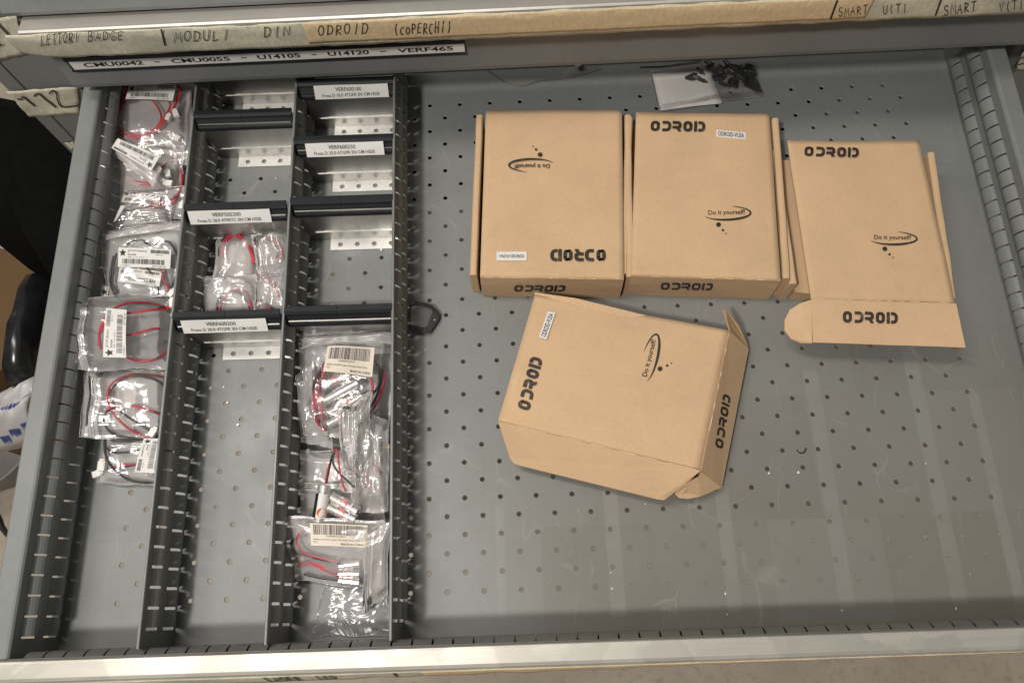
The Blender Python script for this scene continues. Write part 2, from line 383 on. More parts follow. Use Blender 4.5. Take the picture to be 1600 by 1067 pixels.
# handwriting: single strokes in a unit cell
def arc(cx, cy, rx, ry, a0, a1, n=10): return [(cx + rx * math.cos(R(a0 + (a1 - a0) * i / n)), cy + ry * math.sin(R(a0 + (a1 - a0) * i / n))) for i in range(n + 1)]
HW = {'L': [[(.1, 1), (.05, 0), (.75, .12)]], 'E': [[(.75, .98), (.1, .9), (.05, 0), (.75, .08)], [(.08, .5), (.6, .55)]], 'T': [[(0, .95), (.95, 1)], [(.5, .98), (.42, 0)]],
      'O': [arc(.45, .5, .42, .48, 80, 445, 16)], 'R': [[(.1, 0), (.12, .95)], [(.1, .95)] + arc(.35, .72, .4, .24, 80, -90, 8) + [(.15, .45), (.85, 0)]], 'I': [[(.5, 1), (.45, 0)]],
      'B': [[(.1, 0), (.12, .98)], [(.12, .98)] + arc(.35, .76, .38, .22, 80, -90, 8) + [(.14, .52)] + arc(.4, .27, .45, .26, 85, -95, 8) + [(.08, 0)]],
      'A': [[(0, 0), (.42, 1), (.85, 0)], [(.18, .38), (.7, .4)]], 'D': [[(.12, 0), (.12, .97)], [(.0, .95)] + arc(.25, .5, .65, .47, 85, -90, 12) + [(.05, .02)]],
      'G': [arc(.5, .5, .45, .5, 50, 320, 14) + [(.85, .42), (.5, .42)]], 'M': [[(0, 0), (.15, 1), (.5, .3), (.82, 1), (1, 0)]], 'U': [[(.05, 1), (.08, .3)] + arc(.45, .28, .37, .28, 180, 340, 8) + [(.82, 1)]],
      'N': [[(0, 0), (.08, 1), (.8, 0), (.85, 1)]], 'C': [arc(.5, .5, .45, .5, 60, 300, 14)], 'P': [[(.1, 0), (.12, .97)], [(.05, .95)] + arc(.35, .7, .45, .27, 85, -95, 8) + [(.1, .45)]],
      'H': [[(.08, 1), (.05, 0)], [(.8, 1), (.78, 0)], [(.05, .5), (.8, .52)]], '(': [arc(1.0, .5, .7, .65, 130, 230, 8)], ')': [arc(0, .5, .7, .65, 50, -50, 8)],
      'S': [arc(.5, .75, .36, .24, 40, 250, 10) + arc(.45, .26, .38, .26, 80, -150, 10)], 'V': [[(0, 1), (.35, 0), (.75, 1)]], '/': [[(.7, 1.15), (.2, -.25)]],
      '1': [[(.05, .62), (.35, .85), (.42, .95), (.5, 1), (.72, -.15)]], '2': [[(.0, .62), (.25, .98), (.6, .9), (.65, .55), (.55, .0), (1.3, .12)]], '9': [arc(.4, .68, .35, .3, 0, 360, 14) + [(.75, .6), (.6, 0)]]}
def hand(mb, mp, txt, w, aspect, jit=.03, sp=.28):
    """write txt filling the unit square of mp; aspect = width/height of that square"""
    n = len(txt); cw = 1 / (n + (n - 1) * 0)
    for i, ch in enumerate(txt):
        if ch == ' ': continue
        x0 = i * cw; ww = cw * (1 - sp); dy = random.uniform(-jit, jit) * 2; sk = random.uniform(-.04, .1)
        if ch.islower(): hs = .62; ch = ch.upper()
        else: hs = random.uniform(.9, 1.05)
        for st in HW.get(ch, []):
            pts = [(x0 + (x + sk * y) * ww + random.uniform(-jit, jit) * cw * .3, dy + y * hs + random.uniform(-jit, jit)) for x, y in st]
            mb.ribbon(mp, pts, w, aspect)

# ------------------------------------------------------------------ setting: concrete floor
FZ = -.75
mb = MB().use('concrete'); mb.grid(lambda u, v: (-6 + 12 * u, -6 + 12 * v, FZ), 4, 4)
tag(mb.build('floor'), kind='structure')

# ------------------------------------------------------------------ the open drawer
XL, XR, YF, YB, H = -.338, .586, -.5665, .0445, .072
drawer = thing('open_drawer', 'wide grey steel drawer pulled open with perforated bottom and slotted walls', 'drawer', (.124, -.26, 0))
# perforated bottom: one plate, every hole a real hole
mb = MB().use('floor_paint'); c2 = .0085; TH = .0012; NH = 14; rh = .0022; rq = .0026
for i in range(-20, 35):
    for j in range(-33, 4):
        cx, cy = i * .017, j * .017
        x0, x1 = cx - c2, cx + c2; y0, y1 = max(cy - c2, -.572), min(cy + c2, YB + .004)
        if x1 < XL - .004 or x0 > XR + .004 or y1 <= y0: continue
        hole = (i + j) % 2 == 0 and -17 <= i <= 31 and -31 <= j <= 0
        if not hole:
            mb.quad((x0, y0, 0), (x1, y0, 0), (x1, y1, 0), (x0, y1, 0)); mb.quad((x0, y1, -TH), (x1, y1, -TH), (x1, y0, -TH), (x0, y0, -TH)); continue
        for zz, fl in ((0, 0), (-TH, 1)):
            cor = [V((x1, y1, zz)), V((x0, y1, zz)), V((x0, y0, zz)), V((x1, y0, zz))]
            for k in range(4):
                a0 = 45 + 90 * k; m_ = 4
                rr_ = rh if fl else rq; rim = [V((cx + rr_ * math.cos(R(a0 + 90 * q / m_)), cy + rr_ * math.sin(R(a0 + 90 * q / m_)), zz)) for q in range(m_ + 1)]
                for q in range(m_):
                    A = cor[k].lerp(cor[(k + 1) % 4], q / m_); B_ = cor[k].lerp(cor[(k + 1) % 4], (q + 1) / m_)
                    fq = [rim[q], A, B_, rim[q + 1]]
                    mb.quad(*(fq if not fl else fq[::-1]))
        for q in range(16):
            a, b = R(45 + 22.5 * q), R(45 + 22.5 * (q + 1))
            rings = [[V((cx + rad * math.cos(t), cy + rad * math.sin(t), z)) for t in (a, b)] for rad, z in ((rq, 0), (rh, -.0003), (rh, -TH))]
            for k in (0, 1): mb.quad(rings[k][0], rings[k][1], rings[k + 1][1], rings[k + 1][0])
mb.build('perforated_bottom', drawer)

def ribbed(mb, to, L0, L1, pitch, first, bands, zt, bulge, slot=.0017, th=.0011, hem=.0):
    """a slotted sheet: to(s along, d out of the sheet, z). Bands of half round ribs cut by slots every pitch"""
    flats = []; z = 0
    for a, b in bands: flats.append((z, a)); z = b
    flats.append((z, zt))
    for a, b in flats:
        mb.hexa([to(L0, 0, a), to(L1, 0, a), to(L1, -th, a), to(L0, -th, a)], [to(L0, 0, b), to(L1, 0, b), to(L1, -th, b), to(L0, -th, b)])
    cuts = []; x = first
    while x < L1 - .004: 
        if x > L0 + .004: cuts.append(x)
        x += pitch
    seg = []; a = L0
    for c in cuts: seg.append((a, c - slot / 2)); a = c + slot / 2
    seg.append((a, L1)); n = 8
    for a_, b_ in bands:
        for i, (p, q) in enumerate(seg):
            end = i in (0, len(seg) - 1)
            pr = []
            for k in range(n + 1):
                t = k / n; d = 0 if end else bulge * math.sin(math.pi * t) ** .8
                pr.append((d, a_ + (b_ - a_) * t))
            vs = []; fs = []
            for k, (d, z) in enumerate(pr): vs += [to(p, d, z), to(q, d, z), to(q, d - th, z), to(p, d - th, z)]
            for k in range(n):
                o = 4 * k; fs += [(o, o + 1, o + 5, o + 4), (o + 3, o + 7, o + 6, o + 2), (o, o + 4, o + 7, o + 3), (o + 1, o + 2, o + 6, o + 5)]
            mb.add(vs, fs)
# side walls with a broad flat flange on top
for s, X, nm in ((1, XL, 'side_wall'), (-1, XR, 'side_wall')):
    mb = MB().use('paint'); to = lambda t, d, z, s=s, X=X: (X + s * d, t, z)
    ribbed(mb, to, YF - .006, YB, .017, -.5538, [(.006, .026), (.0375, .058)], H - .0025, .0062)
    # rolled top edge and flange
    pr = [(0, H - .0025), (-.0012, H - .0008), (-.003, H), (-.0175, H), (-.0188, H - .001), (-.0188, H - .012), (-.0178, H - .012), (-.0178, H - .0018), (-.003, H - .0014), (-.0011, H - .0025)]
    a = [V((X + s * d, YF - .008, z)) for d, z in pr]; b = [V((X + s * d, YB, z)) for d, z in pr]; n = len(pr)
    mb.add(a + b, [(i, (i + 1) % n, n + (i + 1) % n, n + i) for i in range(n)] + [tuple(range(n)), tuple(range(2 * n - 1, n - 1, -1))])
    if s < 0: mb.box((X + .0165, YF, -.004), (X + .0177, YB, H - .014))
    mb.build(nm, drawer, smooth=False)
mb = MB().use('paint_dark'); to = lambda t, d, z: (t, YF - .0035 + d, z)
ribbed(mb, to, XL + .001, XR - .001, .0171, .0793 - .0171 * 24, [(.008, .028), (.042, .0635)], .0735, .0048)
mb.build('front_wall', drawer)
mb = MB().use('paint_dark'); mb.box((XL + .001, YB, 0), (XR - .001, YB + .0012, .068)); mb.build('back_wall', drawer)
# front handle profile
hx0, hx1 = -.3575, .62
pr = [(-.5712, .070), (-.5712, .0772), (-.5722, .0784), (-.5740, .0786), (-.5852, .0762), (-.5878, .0750), (-.5890, .0730), (-.5890, .066), (-.5872, .066), (-.5872, .0725), (-.574, .0752), (-.573, .070)]
mb = MB().use('alu_handle'); n = len(pr)
a = [V((hx0, y, z)) for y, z in pr]; b = [V((hx1, y, z)) for y, z in pr]
mb.add(a + b, [(i, (i + 1) % n, n + (i + 1) % n, n + i) for i in range(n)] + [tuple(range(n)), tuple(range(2 * n - 1, n - 1, -1))])
handle = mb.build('handle', drawer)
mb = MB().use('paint'); mb.box((hx0, -.5868, -.035), (hx1, -.5712, .0655)); mb.build('front_panel', drawer)
def front_tape(u, v):
    x = hx0 - .002 + u * (.505 - hx0); out = .0055 * max(0, 1 - u * 1.15) + .0022 + .0012 * nz(x, 0, 40, 3)
    return V((x, -.5893 - out * v - .0004, .0735 + .0006 * nz(x, 0, 25, 1) - .030 * v))
mb = MB().use('tape'); mb.slab(front_tape, 120, 4, .0003)
tp = mb.build('masking_tape', handle, smooth=True)
mb = MB().use('tape_orange'); mb.slab(lambda u, v: front_tape(.42 + .555 * u, .02 + .96 * v) + V((0, -.0004, 0)), 80, 4, .0003)
mb.build('masking_tape', handle, smooth=True)
mb = MB().use('marker')
def ft(x0, x1): return lambda x, y: front_tape((x0 + (x1 - x0) * x - hx0 + .002) / (.505 - hx0), .78 - .70 * y) + V((0, -.0007, .0004))
a0 = P(418, 1062, .06).x; a1 = P(472, 1062, .06).x; b0 = P(497, 1060, .06).x; b1 = P(527, 1060, .06).x
hand(mb, ft(a0, a1), 'LASER', .13, 2.0); mb.build('handwritten_word', handle); mb = MB().use('marker'); hand(mb, ft(b0, b1), 'LED', .13, 1.6); mb.build('handwritten_word', handle)
sl = P(610, 1054, .07).x; mb = MB().use('marker'); mb.ribbon(ft(sl, sl + .01), [(.3, 1), (.3, .2)], .12, .5)
mb.build('pen_stroke', handle)

# ------------------------------------------------------------------ the two closed drawers above and the cabinet frame
cl = thing('closed_drawer', 'closed grey drawer above the open one with taped aluminium handle and printed label strip', 'drawer', (.12, .0, .08))
px0, px1 = -.352, .617
pr = [(-.0245, .0905), (-.0265, .0930), (-.0270, .0980), (-.0240, .1180), (-.0235, .122), (-.0235, .187), (.02, .187), (.02, .0905)]
mb = MB().use('paint_frame'); n = len(pr); a = [V((px0, y, z)) for y, z in pr]; b = [V((px1, y, z)) for y, z in pr]
mb.add(a + b, [(i, (i + 1) % n, n + (i + 1) % n, n + i) for i in range(n)] + [tuple(range(n)), tuple(range(2 * n - 1, n - 1, -1))])
mb.build('front_panel', cl)
pr = [(-.0115, .1900), (-.0270, .1926), (-.0405, .1942), (-.0425, .1946), (-.0444, .1936), (-.0450, .1915), (-.0445, .165), (-.043, .163), (-.043, .1915), (-.0115, .1885)]
mb = MB().use('alu_top'); n = len(pr); hx = (-.3445, .66); a = [V((hx[0], y, z)) for y, z in pr]; b = [V((hx[1], y, z)) for y, z in pr]
mb.add(a + b, [(i, (i + 1) % n, n + (i + 1) % n, n + i) for i in range(n)] + [tuple(range(n)), tuple(range(2 * n - 1, n - 1, -1))])
hd = mb.build('handle', cl)
tx0, tx1 = P(22, 70, .18).x, .70
def tape_up(u, v, lift=0.0):
    x = tx0 + (tx1 - tx0) * u
    prof = [(-.0452, .1928), (-.0460, .1905), (-.0466, .186), (-.0464, .176), (-.0460, .168), (-.0450, .1605)]
    k = v * 5; i = min(4, int(k)); t = k - i
    y = prof[i][0] * (1 - t) + prof[i + 1][0] * t; z = prof[i][1] * (1 - t) + prof[i + 1][1] * t
    e = .0011 * nz(x, v, 38, 5) + .0009 * nz(x, 9, 90, 5)
    z += e * (1 if v in (0, 1) else .3); y -= .0005 + .0009 * max(0, nz(x, v * .3, 45, 2)) + lift
    if x < -.315: z -= .010 * v * (1 - (x - tx0) / (-.315 - tx0)) * (1 - (x - tx0) / (-.315 - tx0)) * -1; 
    return V((x, y, z))
mb = MB().use('tape'); mb.slab(tape_up, 220, 10, .0003); mb.build('masking_tape', hd, smooth=True)
ox0 = (P(478, 40, .18).x - tx0) / (tx1 - tx0); ox1 = (PY(1352, 25, -.046).x - tx0) / (tx1 - tx0)
mb = MB().use('tape_orange'); mb.slab(lambda u, v: tape_up(ox0 + (ox1 - ox0) * u, .06 + .8 * v, .0006 + .0003 * nz(u * 30, v, 3, 1)), 160, 8, .0003); mb.build('masking_tape', hd, smooth=True)
mb = MB().use('pen')
def ut(xa, ya, xb, yb, h):
    """writing on the tape's front face from pixel a to pixel b (baseline), letter height h px"""
    A, B_ = PY(xa, ya, -.0482), PY(xb, yb, -.0482); T = PY(xa, ya - h, -.0482)
    return aff(A, B_, T)
for args, t, w in (((64, 72, 125, 67, 17), 'LETTORI', .075), ((137, 66, 196, 62, 15), 'BADGE', .08), ((272, 66, 362, 63, 16), 'MODULI', .08), ((412, 60, 458, 55, 16), 'DIN', .08),
                   ((497, 56, 578, 52, 16), 'ODROID', .08), ((616, 54, 706, 52, 17), '(coPERCHI)', .08), ((1310, 26, 1358, 22, 13), 'SMART', .1), ((1380, 23, 1420, 20, 14), 'U(TI', .09),
                   ((1475, 24, 1528, 18, 15), 'SMART', .1), ((1562, 19, 1602, 14, 14), 'V(TI', .09)):
    m_ = ut(*args); mb = MB().use('pen'); hand(mb, m_, t, w, math.hypot(args[2] - args[0], args[3] - args[1]) / args[4]); mb.build('handwritten_word', hd)
for x, y, h in ((252, 71, 24), (1298, 30, 28), (1462, 24, 26)): mb = MB().use('pen'); mb.ribbon(ut(x, y, x + h * .5, y, h), [(.7 if x > 1000 else .0, 1), (.0 if x > 1000 else .45, .0)], .11, .5); mb.build('pen_stroke', hd)
# label holder on the panel
def pan(x, y, Y=-.0276): return PY(x, y, Y)
hl = pan(101, 97).x; hr = pan(726, 70).x
mb = MB().use('black_plastic'); mb.box((hl, -.0268, .1185), (hr, -.0236, .1385))
mb.box((hl, -.0282, .1185), (hr, -.0266, .1208)); mb.box((hl, -.0280, .1335), (hr, -.0266, .1385))
lh = mb.build('label_holder', cl)
mb = MB().use('paper'); z0, z1 = .1212, .1333; f = aff((hl + .003, -.0275, z0), (hr - .0005, -.0275, z0), (hl + .003, -.0275, z1))
mb.hexa([f(0, 0), f(1, 0), f(1, 0) + V((0, .0004, 0)), f(0, 0) + V((0, .0004, 0))], [f(0, 1), f(1, 1), f(1, 1) + V((0, .0004, 0)), f(0, 1) + V((0, .0004, 0))])
mb.use('ink'); g = lambda x, y: f(x, y) + V((0, -.0002, 0))
tot = 726 - 101
for t, xa, xb in (('CMU0042', 121, 216), ('-', 234, 243), ('CMU0055', 261, 354), ('-', 372, 381), ('U14105', 398, 466), ('-', 484, 492), ('U14120', 510, 575), ('-', 593, 602), ('VERF465', 620, 708)):
    if t == '-': mb.text(t, sub(g, (xa - 101) / tot, .46, (xb - 101) / tot, .56))
    else: mb.text(t, sub(g, (xa - 101) / tot, .26, (xb - 101) / tot, .76), .025)
mb.build('paper_label', lh)

tl = thing('closed_drawer', 'topmost closed grey drawer, only its bottom lip in view above the aluminium handle', 'drawer', (.12, .0, .2))
pr = [(-.0255, .1960), (-.0282, .1972), (-.0292, .202), (-.020, .218), (-.019, .230), (-.019, .30), (.02, .30), (.02, .2030), (-.017, .2010)]
mb = MB().use('paint'); n = len(pr); a = [V((-.357, y, z)) for y, z in pr]; b = [V((.68, y, z)) for y, z in pr]
mb.add(a + b, [(i, (i + 1) % n, n + (i + 1) % n, n + i) for i in range(n)] + [tuple(range(n)), tuple(range(2 * n - 1, n - 1, -1))])
mb.build('front_panel', tl)

cab = thing('tool_cabinet', 'grey steel cabinet frame around the drawers with handwritten tape on its posts', 'cabinet', (.12, .2, FZ))
for nm, x0, x1 in (('frame_post', -.4305, -.372), ('frame_post', .655, .72)):
    mb = MB().use('paint_frame'); mb.box((x0, .004, FZ), (x1, .07, .6)); post = mb.build(nm, cab, bevel=.0015)
for nm, x0, x1 in (('outer_panel', -.4505, -.4318), ('outer_panel', .7215, .74)):
    mb = MB().use('paint_frame'); mb.box((x0, .004, FZ), (x1, .70, .6)); mb.build(nm, cab, bevel=.0015)
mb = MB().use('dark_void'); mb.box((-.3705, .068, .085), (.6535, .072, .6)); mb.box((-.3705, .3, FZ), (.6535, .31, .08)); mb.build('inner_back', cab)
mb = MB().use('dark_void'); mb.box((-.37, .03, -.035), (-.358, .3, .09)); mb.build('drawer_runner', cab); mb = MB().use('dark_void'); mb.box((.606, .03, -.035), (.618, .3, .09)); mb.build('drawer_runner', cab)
# tapes with numbers on the posts (2 left, 1 right)
def post_tape(px, name, writing, seed):
    Yt = .0030
    c = [PY(x, y, Yt) for x, y in px]; f = bil(c)
    def fn(u, v):
        p = f(u, v); e = .0016 * nz(u * 3 + v * 2, v * 3 + u, 2.2, seed); 
        if u in (0, 1) or v in (0, 1): p = p + V((e, 0, e))
        return p + V((0, -.0009 - .0012 * abs(nz(u, v, 4, seed)), 0))
    mb = MB().use('tape'); mb.slab(fn, 16, 10, .0003)
    mb.use('marker')
    for st, w in writing:
        pts = smooth_path([(x, y, 0) for x, y in st], 5)
        mb.ribbon(lambda x, y: PY(x, y, -.0002), [(p.x, p.y) for p in pts], w)
    mb.build(name, cab, smooth=True)
post_tape([(46, 182), (124, 176), (122, 134), (10, 142)], 'masking_tape', [([(28, 155), (33, 156), (36, 152), (45, 159), (54, 166)], 2.4), ([(53, 151), (60, 147), (70, 155), (87, 168)], 2.4), ([(77, 147), (82, 142), (88, 147), (90, 158), (96, 167), (108, 167), (122, 165)], 2.3)], 4)
post_tape([(-12, 96), (42, 84), (26, 22), (-12, 30)], 'masking_tape', [([(-6, 36), (6, 48), (24, 66)], 2.6), ([(-4, 72), (2, 70)], 2.4)], 8)
post_tape([(1586, 108), (1640, 110), (1640, 78), (1598, 80)], 'masking_tape', [([(1588, 100), (1593, 93), (1600, 90), (1606, 94)], 1.8), ([(1584, 102), (1594, 101), (1612, 96)], 1.6)], 6)
post_tape([(112, 233), (118, 226), (114, 222), (101, 223)], 'masking_tape', [], 9)

# ------------------------------------------------------------------ long slotted dividers
DH = .068
def divider_proto():
    t = thing('long_divider', 'x', 'divider', (0, 0, 0), 'long slotted dividers in the drawer')
    mb = MB().use('paint_dark'); to = lambda s, d, z: (d, s, z)
    ribbed(mb, to, -.5660, .0425, .017, -.5505, [(.003, .0245), (.0365, .0575)], DH - .002, .0054, .0024)
    mb.build('slotted_sheet', t)
    mb = MB().use('paint'); 
    pr = [(.0004, DH - .002), (.0008, DH - .0008), (.0003, DH), (-.0012, DH), (-.0018, DH - .0008), (-.0015, DH - .005), (-.00118, DH - .005), (-.00118, DH - .002)]
    n = len(pr); a = [V((x, -.5655, z)) for x, z in pr]; b = [V((x, .042, z)) for x, z in pr]
    mb.add(a + b, [(i, (i + 1) % n, n + (i + 1) % n, n + i) for i in range(n)] + [tuple(range(n)), tuple(range(2 * n - 1, n - 1, -1))])
    mb.build('top_edge', t); return t
dv = divider_proto(); ROT = .0107
def dv_place(o, x_mid, label):
    o.location = (x_mid, -.262, 0); o.rotation_euler.z = ROT; o['label'] = label
# the proto's origin sits at y=0: shift by rotating about it
def dv_set(o, xb, label): o.location = (xb, 0, 0); o.rotation_euler.z = ROT; o['label'] = label
DX = []
for k, (xb, lb) in enumerate(((-.2385, 'long grey slotted divider between the leftmost row of wire bags and the labelled narrow column'),
                              (-.1322, 'long grey slotted divider in the middle, between the two columns of black label rails'),
                              (-.0287, 'long grey slotted divider nearest the cardboard boxes, edging the open perforated area'))):
    o = dv if k == 0 else copy_tree(dv); dv_set(o, xb, lb); DX.append(xb)
# rotation by +ROT about z: x shifts by -y*sin -> +.006 at the front

# ------------------------------------------------------------------ cross partitions with black label rails
def partition_proto():
    t = thing('cross_partition', 'x', 'partition', (0, 0, 0), 'cross partitions with black label rails')
    w0, w1 = .0012, .1005
    mb = MB().use('alu'); mb.box((w0 + .001, 0, .0012), (w1 - .001, .0012, .0175)); mb.box((w0 + .001, .0008, .0175), (w1 - .001, .0020, .062)); mb.box((w0 + .020, -.0004, .0174), (w1 - .001, .0010, .0183))
    mb.build('upright_sheet', t)
    mb = MB().use('alu_foot'); fx0, fx1, fy0, fy1 = .024, .0992, -.0128, .0; cs = [fx0 + .0105 + k * .0181 for k in range(4)]; cy = -.0066; r = .0026
    xs = [fx0] + [(cs[k] + cs[k + 1]) / 2 for k in range(3)] + [fx1]; z1, z0 = .0014, .0004
    for k in range(4):
        for zz, fl in ((z1, 0), (z0, 1)):
            cor = [V((xs[k + 1], fy1, zz)), V((xs[k], fy1, zz)), V((xs[k], fy0, zz)), V((xs[k + 1], fy0, zz))]
            if k == 0: pass
            for q in range(16):
                a0 = R(45 + 22.5 * q); a1 = R(45 + 22.5 * (q + 1)); e = q // 4; u0 = (q % 4) / 4; u1 = u0 + .25
                A = cor[e].lerp(cor[(e + 1) % 4], u0); B_ = cor[e].lerp(cor[(e + 1) % 4], u1)
                p = V((cs[k] + r * math.cos(a0), cy + r * math.sin(a0), zz)); g = V((cs[k] + r * math.cos(a1), cy + r * math.sin(a1), zz))
                mb.quad(*((p, A, B_, g) if not fl else (g, B_, A, p)))
                if not fl: mb.quad(p, g, g - V((0, 0, z1 - z0)), p - V((0, 0, z1 - z0)))
    mb.quad((fx0, fy0, z0), (fx1, fy0, z0), (fx1, fy0, z1), (fx0, fy0, z1)); mb.quad((fx0, fy1, z0), (fx0, fy0, z0), (fx0, fy0, z1), (fx0, fy1, z1))
    mb.build('foot_strip', t)
    mb = MB().use('black_plastic'); RW = (-.0010, .1012)
    pr = [(-.0006, .0530), (-.0014, .0540), (-.0012, .0562), (-.0004, .0580), (.0024, .0605), (.0055, .0640), (.0062, .0650), (.0060, .0668), (.0085, .0690), (.0135, .0690), (.0145, .0676), (.0105, .0655), (.0050, .058), (.0022, .0530)]
    n = len(pr)
    for xa, xb in ((RW[0], .0488), (.0492, RW[1])):
        a = [V((xa, y, z)) for y, z in pr]; b = [V((xb, y, z)) for y, z in pr]
        mb.add(a + b, [(i, (i + 1) % n, n + (i + 1) % n, n + i) for i in range(n)] + [tuple(range(n)), tuple(range(2 * n - 1, n - 1, -1))])
    mb.build('label_rail', t); return t
pt = partition_proto()
def part_set(o, xl, Y, label, text=None, lx=None):
    o.location = (xl, Y, 0); o.rotation_euler.z = -.012; o['label'] = label
    if text:
        rail = [c for c in o.children if c.name.startswith('label_rail')][0]
        x0, x1 = lx; mb = MB().use('paper')
        def fn(u, v):
            wob = .0007 * math.sin(u * math.pi * 2.0) * (1 if v > .5 else -.6)
            return V((x0 + (x1 - x0) * u - .0012 * v * 0, -.0038 + .0088 * v, .0572 + .0112 * v + wob * .5))
        mb.slab(fn, 24, 2, .0003); mb.use('ink_soft')
        g = lambda x, y: fn(x, y) + V((0, -.00035, .00025))
        mb.text(text[0], sub(g, .29, .55, .64, .84), .008); mb.text(text[1], sub(g, .10, .16, .88, .40), .008)
        l = mb.build('paper_label', None); l.parent = rail
def xl_at(k, Y): return DX[k] - math.sin(ROT) * Y + .0010
spec = [(0, -.057, 'black-topped cross partition without label, upper one in the second column of the drawer', None, None),
        (0, -.1655, 'cross partition whose label rail reads VERF505200, above the small bags of red wire', ('VERF505200', 'Fresa D 20.0 4TFRTC SN CM HSSE'), (.003, .085)),
        (0, -.2815, 'cross partition whose label rail reads VERF600200, below the small bags of red wire', ('VERF600200', 'Fresa D 20.0 4TGFR SN CM HSSE'), (.007, .088)),
        (1, -.0235, 'cross partition whose label rail reads VERF600180, nearest the cabinet', ('VERF600180', 'Fresa D 18.0 4TGFR SN CM HSSE'), (.017, .095)),
        (1, -.0935, 'cross partition whose label rail reads VERF600250, below the VERF600180 one', ('VERF600250', 'Fresa D 25.0 6TGFR SN CM HSSE'), (.011, .091)),
        (1, -.1635, 'black-topped cross partition without label, just below the VERF600250 one', None, None),
        (1, -.2805, 'black-topped cross partition without label, directly above the bags of silver modules', None, None)]
pcs = [pt] + [copy_tree(pt) for _ in spec[1:]]
for o, (k, Y, lb, tx, lx) in zip(pcs, spec): part_set(o, xl_at(k, Y), Y, lb, tx, lx)
# the sheet right behind the cabinet lip at the head of the second column
o = copy_tree(pt); part_set(o, xl_at(0, .012), .012, 'cross partition at the head of the second column, half hidden under the cabinet lip')

# ------------------------------------------------------------------ cardboard boxes
def logo(mb, mp, asp, w=.27):
    """the block-letter word, filled strokes, in the unit square (aspect = width / height)"""
    def rr(x0, x1, y0, y1, r, parts):
        return parts
    cw = 1 / 6.0; rx = .30 / asp
    def O(x0, x1): 
        h = w / 2; X0, X1, Y0, Y1 = x0 + h / asp, x1 - h / asp, h, 1 - h; r = .22; q = r / asp
        pts = []
        for cx, cy, a in ((X1 - q, Y1 - r, 0), (X0 + q, Y1 - r, 90), (X0 + q, Y0 + r, 180), (X1 - q, Y0 + r, 270)):
            pts += [(cx + q * math.cos(R(a + 22.5 * i)), cy + r * math.sin(R(a + 22.5 * i))) for i in range(5)]
        pts.append(pts[0]); pts.append(pts[1])
        mb.ribbon(mp, pts, w, asp, cap=False)
    def D(x0, x1):
        h = w / 2; X1, Y0, Y1 = x1 - h / asp, h, 1 - h; r = .26; q = r / asp
        pts = [(x0, Y1)] + [(X1 - q + q * math.cos(R(90 - 22.5 * i)), Y1 - r + r * math.sin(R(90 - 22.5 * i))) for i in range(5)] + [(X1 - q + q * math.cos(R(-22.5 * i)), Y0 + r + r * math.sin(R(-22.5 * i))) for i in range(5)] + [(x0, Y0)]
        mb.ribbon(mp, pts, w, asp, cap=False)
    def Rr(x0, x1):
        h = w / 2; X1 = x1 - h / asp; r = .20; q = r / asp; Ym = .40; Y1 = 1 - h
        pts = [(x0, Y1)] + [(X1 - q + q * math.cos(R(90 - 22.5 * i)), Y1 - r + r * math.sin(R(90 - 22.5 * i))) for i in range(5)] + [(X1 - q + q * math.cos(R(-22.5 * i)), Ym + r * .5 + r * .5 * math.sin(R(-22.5 * i))) for i in range(5)] + [(x0, Ym)]
        mb.ribbon(mp, pts, w, asp, cap=False)
        mb.poly(mp, [(X1 - .30 / asp, Ym - h), (X1 + .02 / asp, Ym - h), (X1 + .02 / asp, Ym - .02), (x1, 0), (x1 - w / asp, 0), (X1 - .30 / asp, Ym - h - .02)][0:2] + [(x1, 0), (x1 - w * 1.1 / asp, 0)])
    O(0, .165); D(.215, .375); Rr(.40, .565); O(.60, .765)
    mb.poly(mp, [(.797, 0), (.797 + w / asp, 0), (.797 + w / asp, 1), (.797, 1)]); D(.875, 1.0)
def bubble(mb, mp, asp):
    """thought bubble swoosh with its words and three dots; unit square = ellipse bounds, dots hang below"""
    n = 40; pts = []
    o_, i_ = [], []
    for k in range(n + 1):
        a = R(195 + (440 - 195) * k / n); t = k / n; wd = .16 * math.sin(math.pi * min(1, max(0, t))) ** .8 + .012
        o_.append((.5 + .5 * math.cos(a), .5 + .5 * math.sin(a))); i_.append((.5 + (.5 - wd * .25) * math.cos(a), .5 + (.5 - wd) * math.sin(a)))
    for k in range(n): mb.add([mp(*o_[k]), mp(*o_[k + 1]), mp(*i_[k + 1]), mp(*i_[k])], [(0, 1, 2, 3)])
    mb.text('Do it yourself!', sub(mp, .10, .34, .86, .74), .012)
    mb.ellipse(mp, .31, -.24, .05, .05 * asp); mb.ellipse(mp, .40, -.62, .026, .026 * asp); mb.ellipse(mp, .465, -.84, .014, .014 * asp)
def px_aff(plane, a, b, c, lift):
    A, N = plane; return aff(PP(*a, A, N), PP(*b, A, N), PP(*c, A, N), lift, N if N.z > 0 else -N)
def plen(a, b, c): return math.hypot(b[0] - a[0], b[1] - a[1]) / max(1e-6, math.hypot(c[0] - a[0], c[1] - a[1]))
ZP = lambda h: (V((0, 0, h)), V((0, 0, 1)))
def stick(parent, quad, text, plane, lift=.0004, mat_='paper', inset=(.06, .18, .94, .82), bold=.02):
    c = [PP(*q, *plane) for q in quad]; f0 = bil(c, lift); mb = MB().use(mat_); mb.slab(lambda u, v: f0(u, v), 4, 2, .0003); mb.use('ink')
    mb.text(text, sub(bil(c, lift + .00015), *inset), bold); return mb.build('sticker', parent)

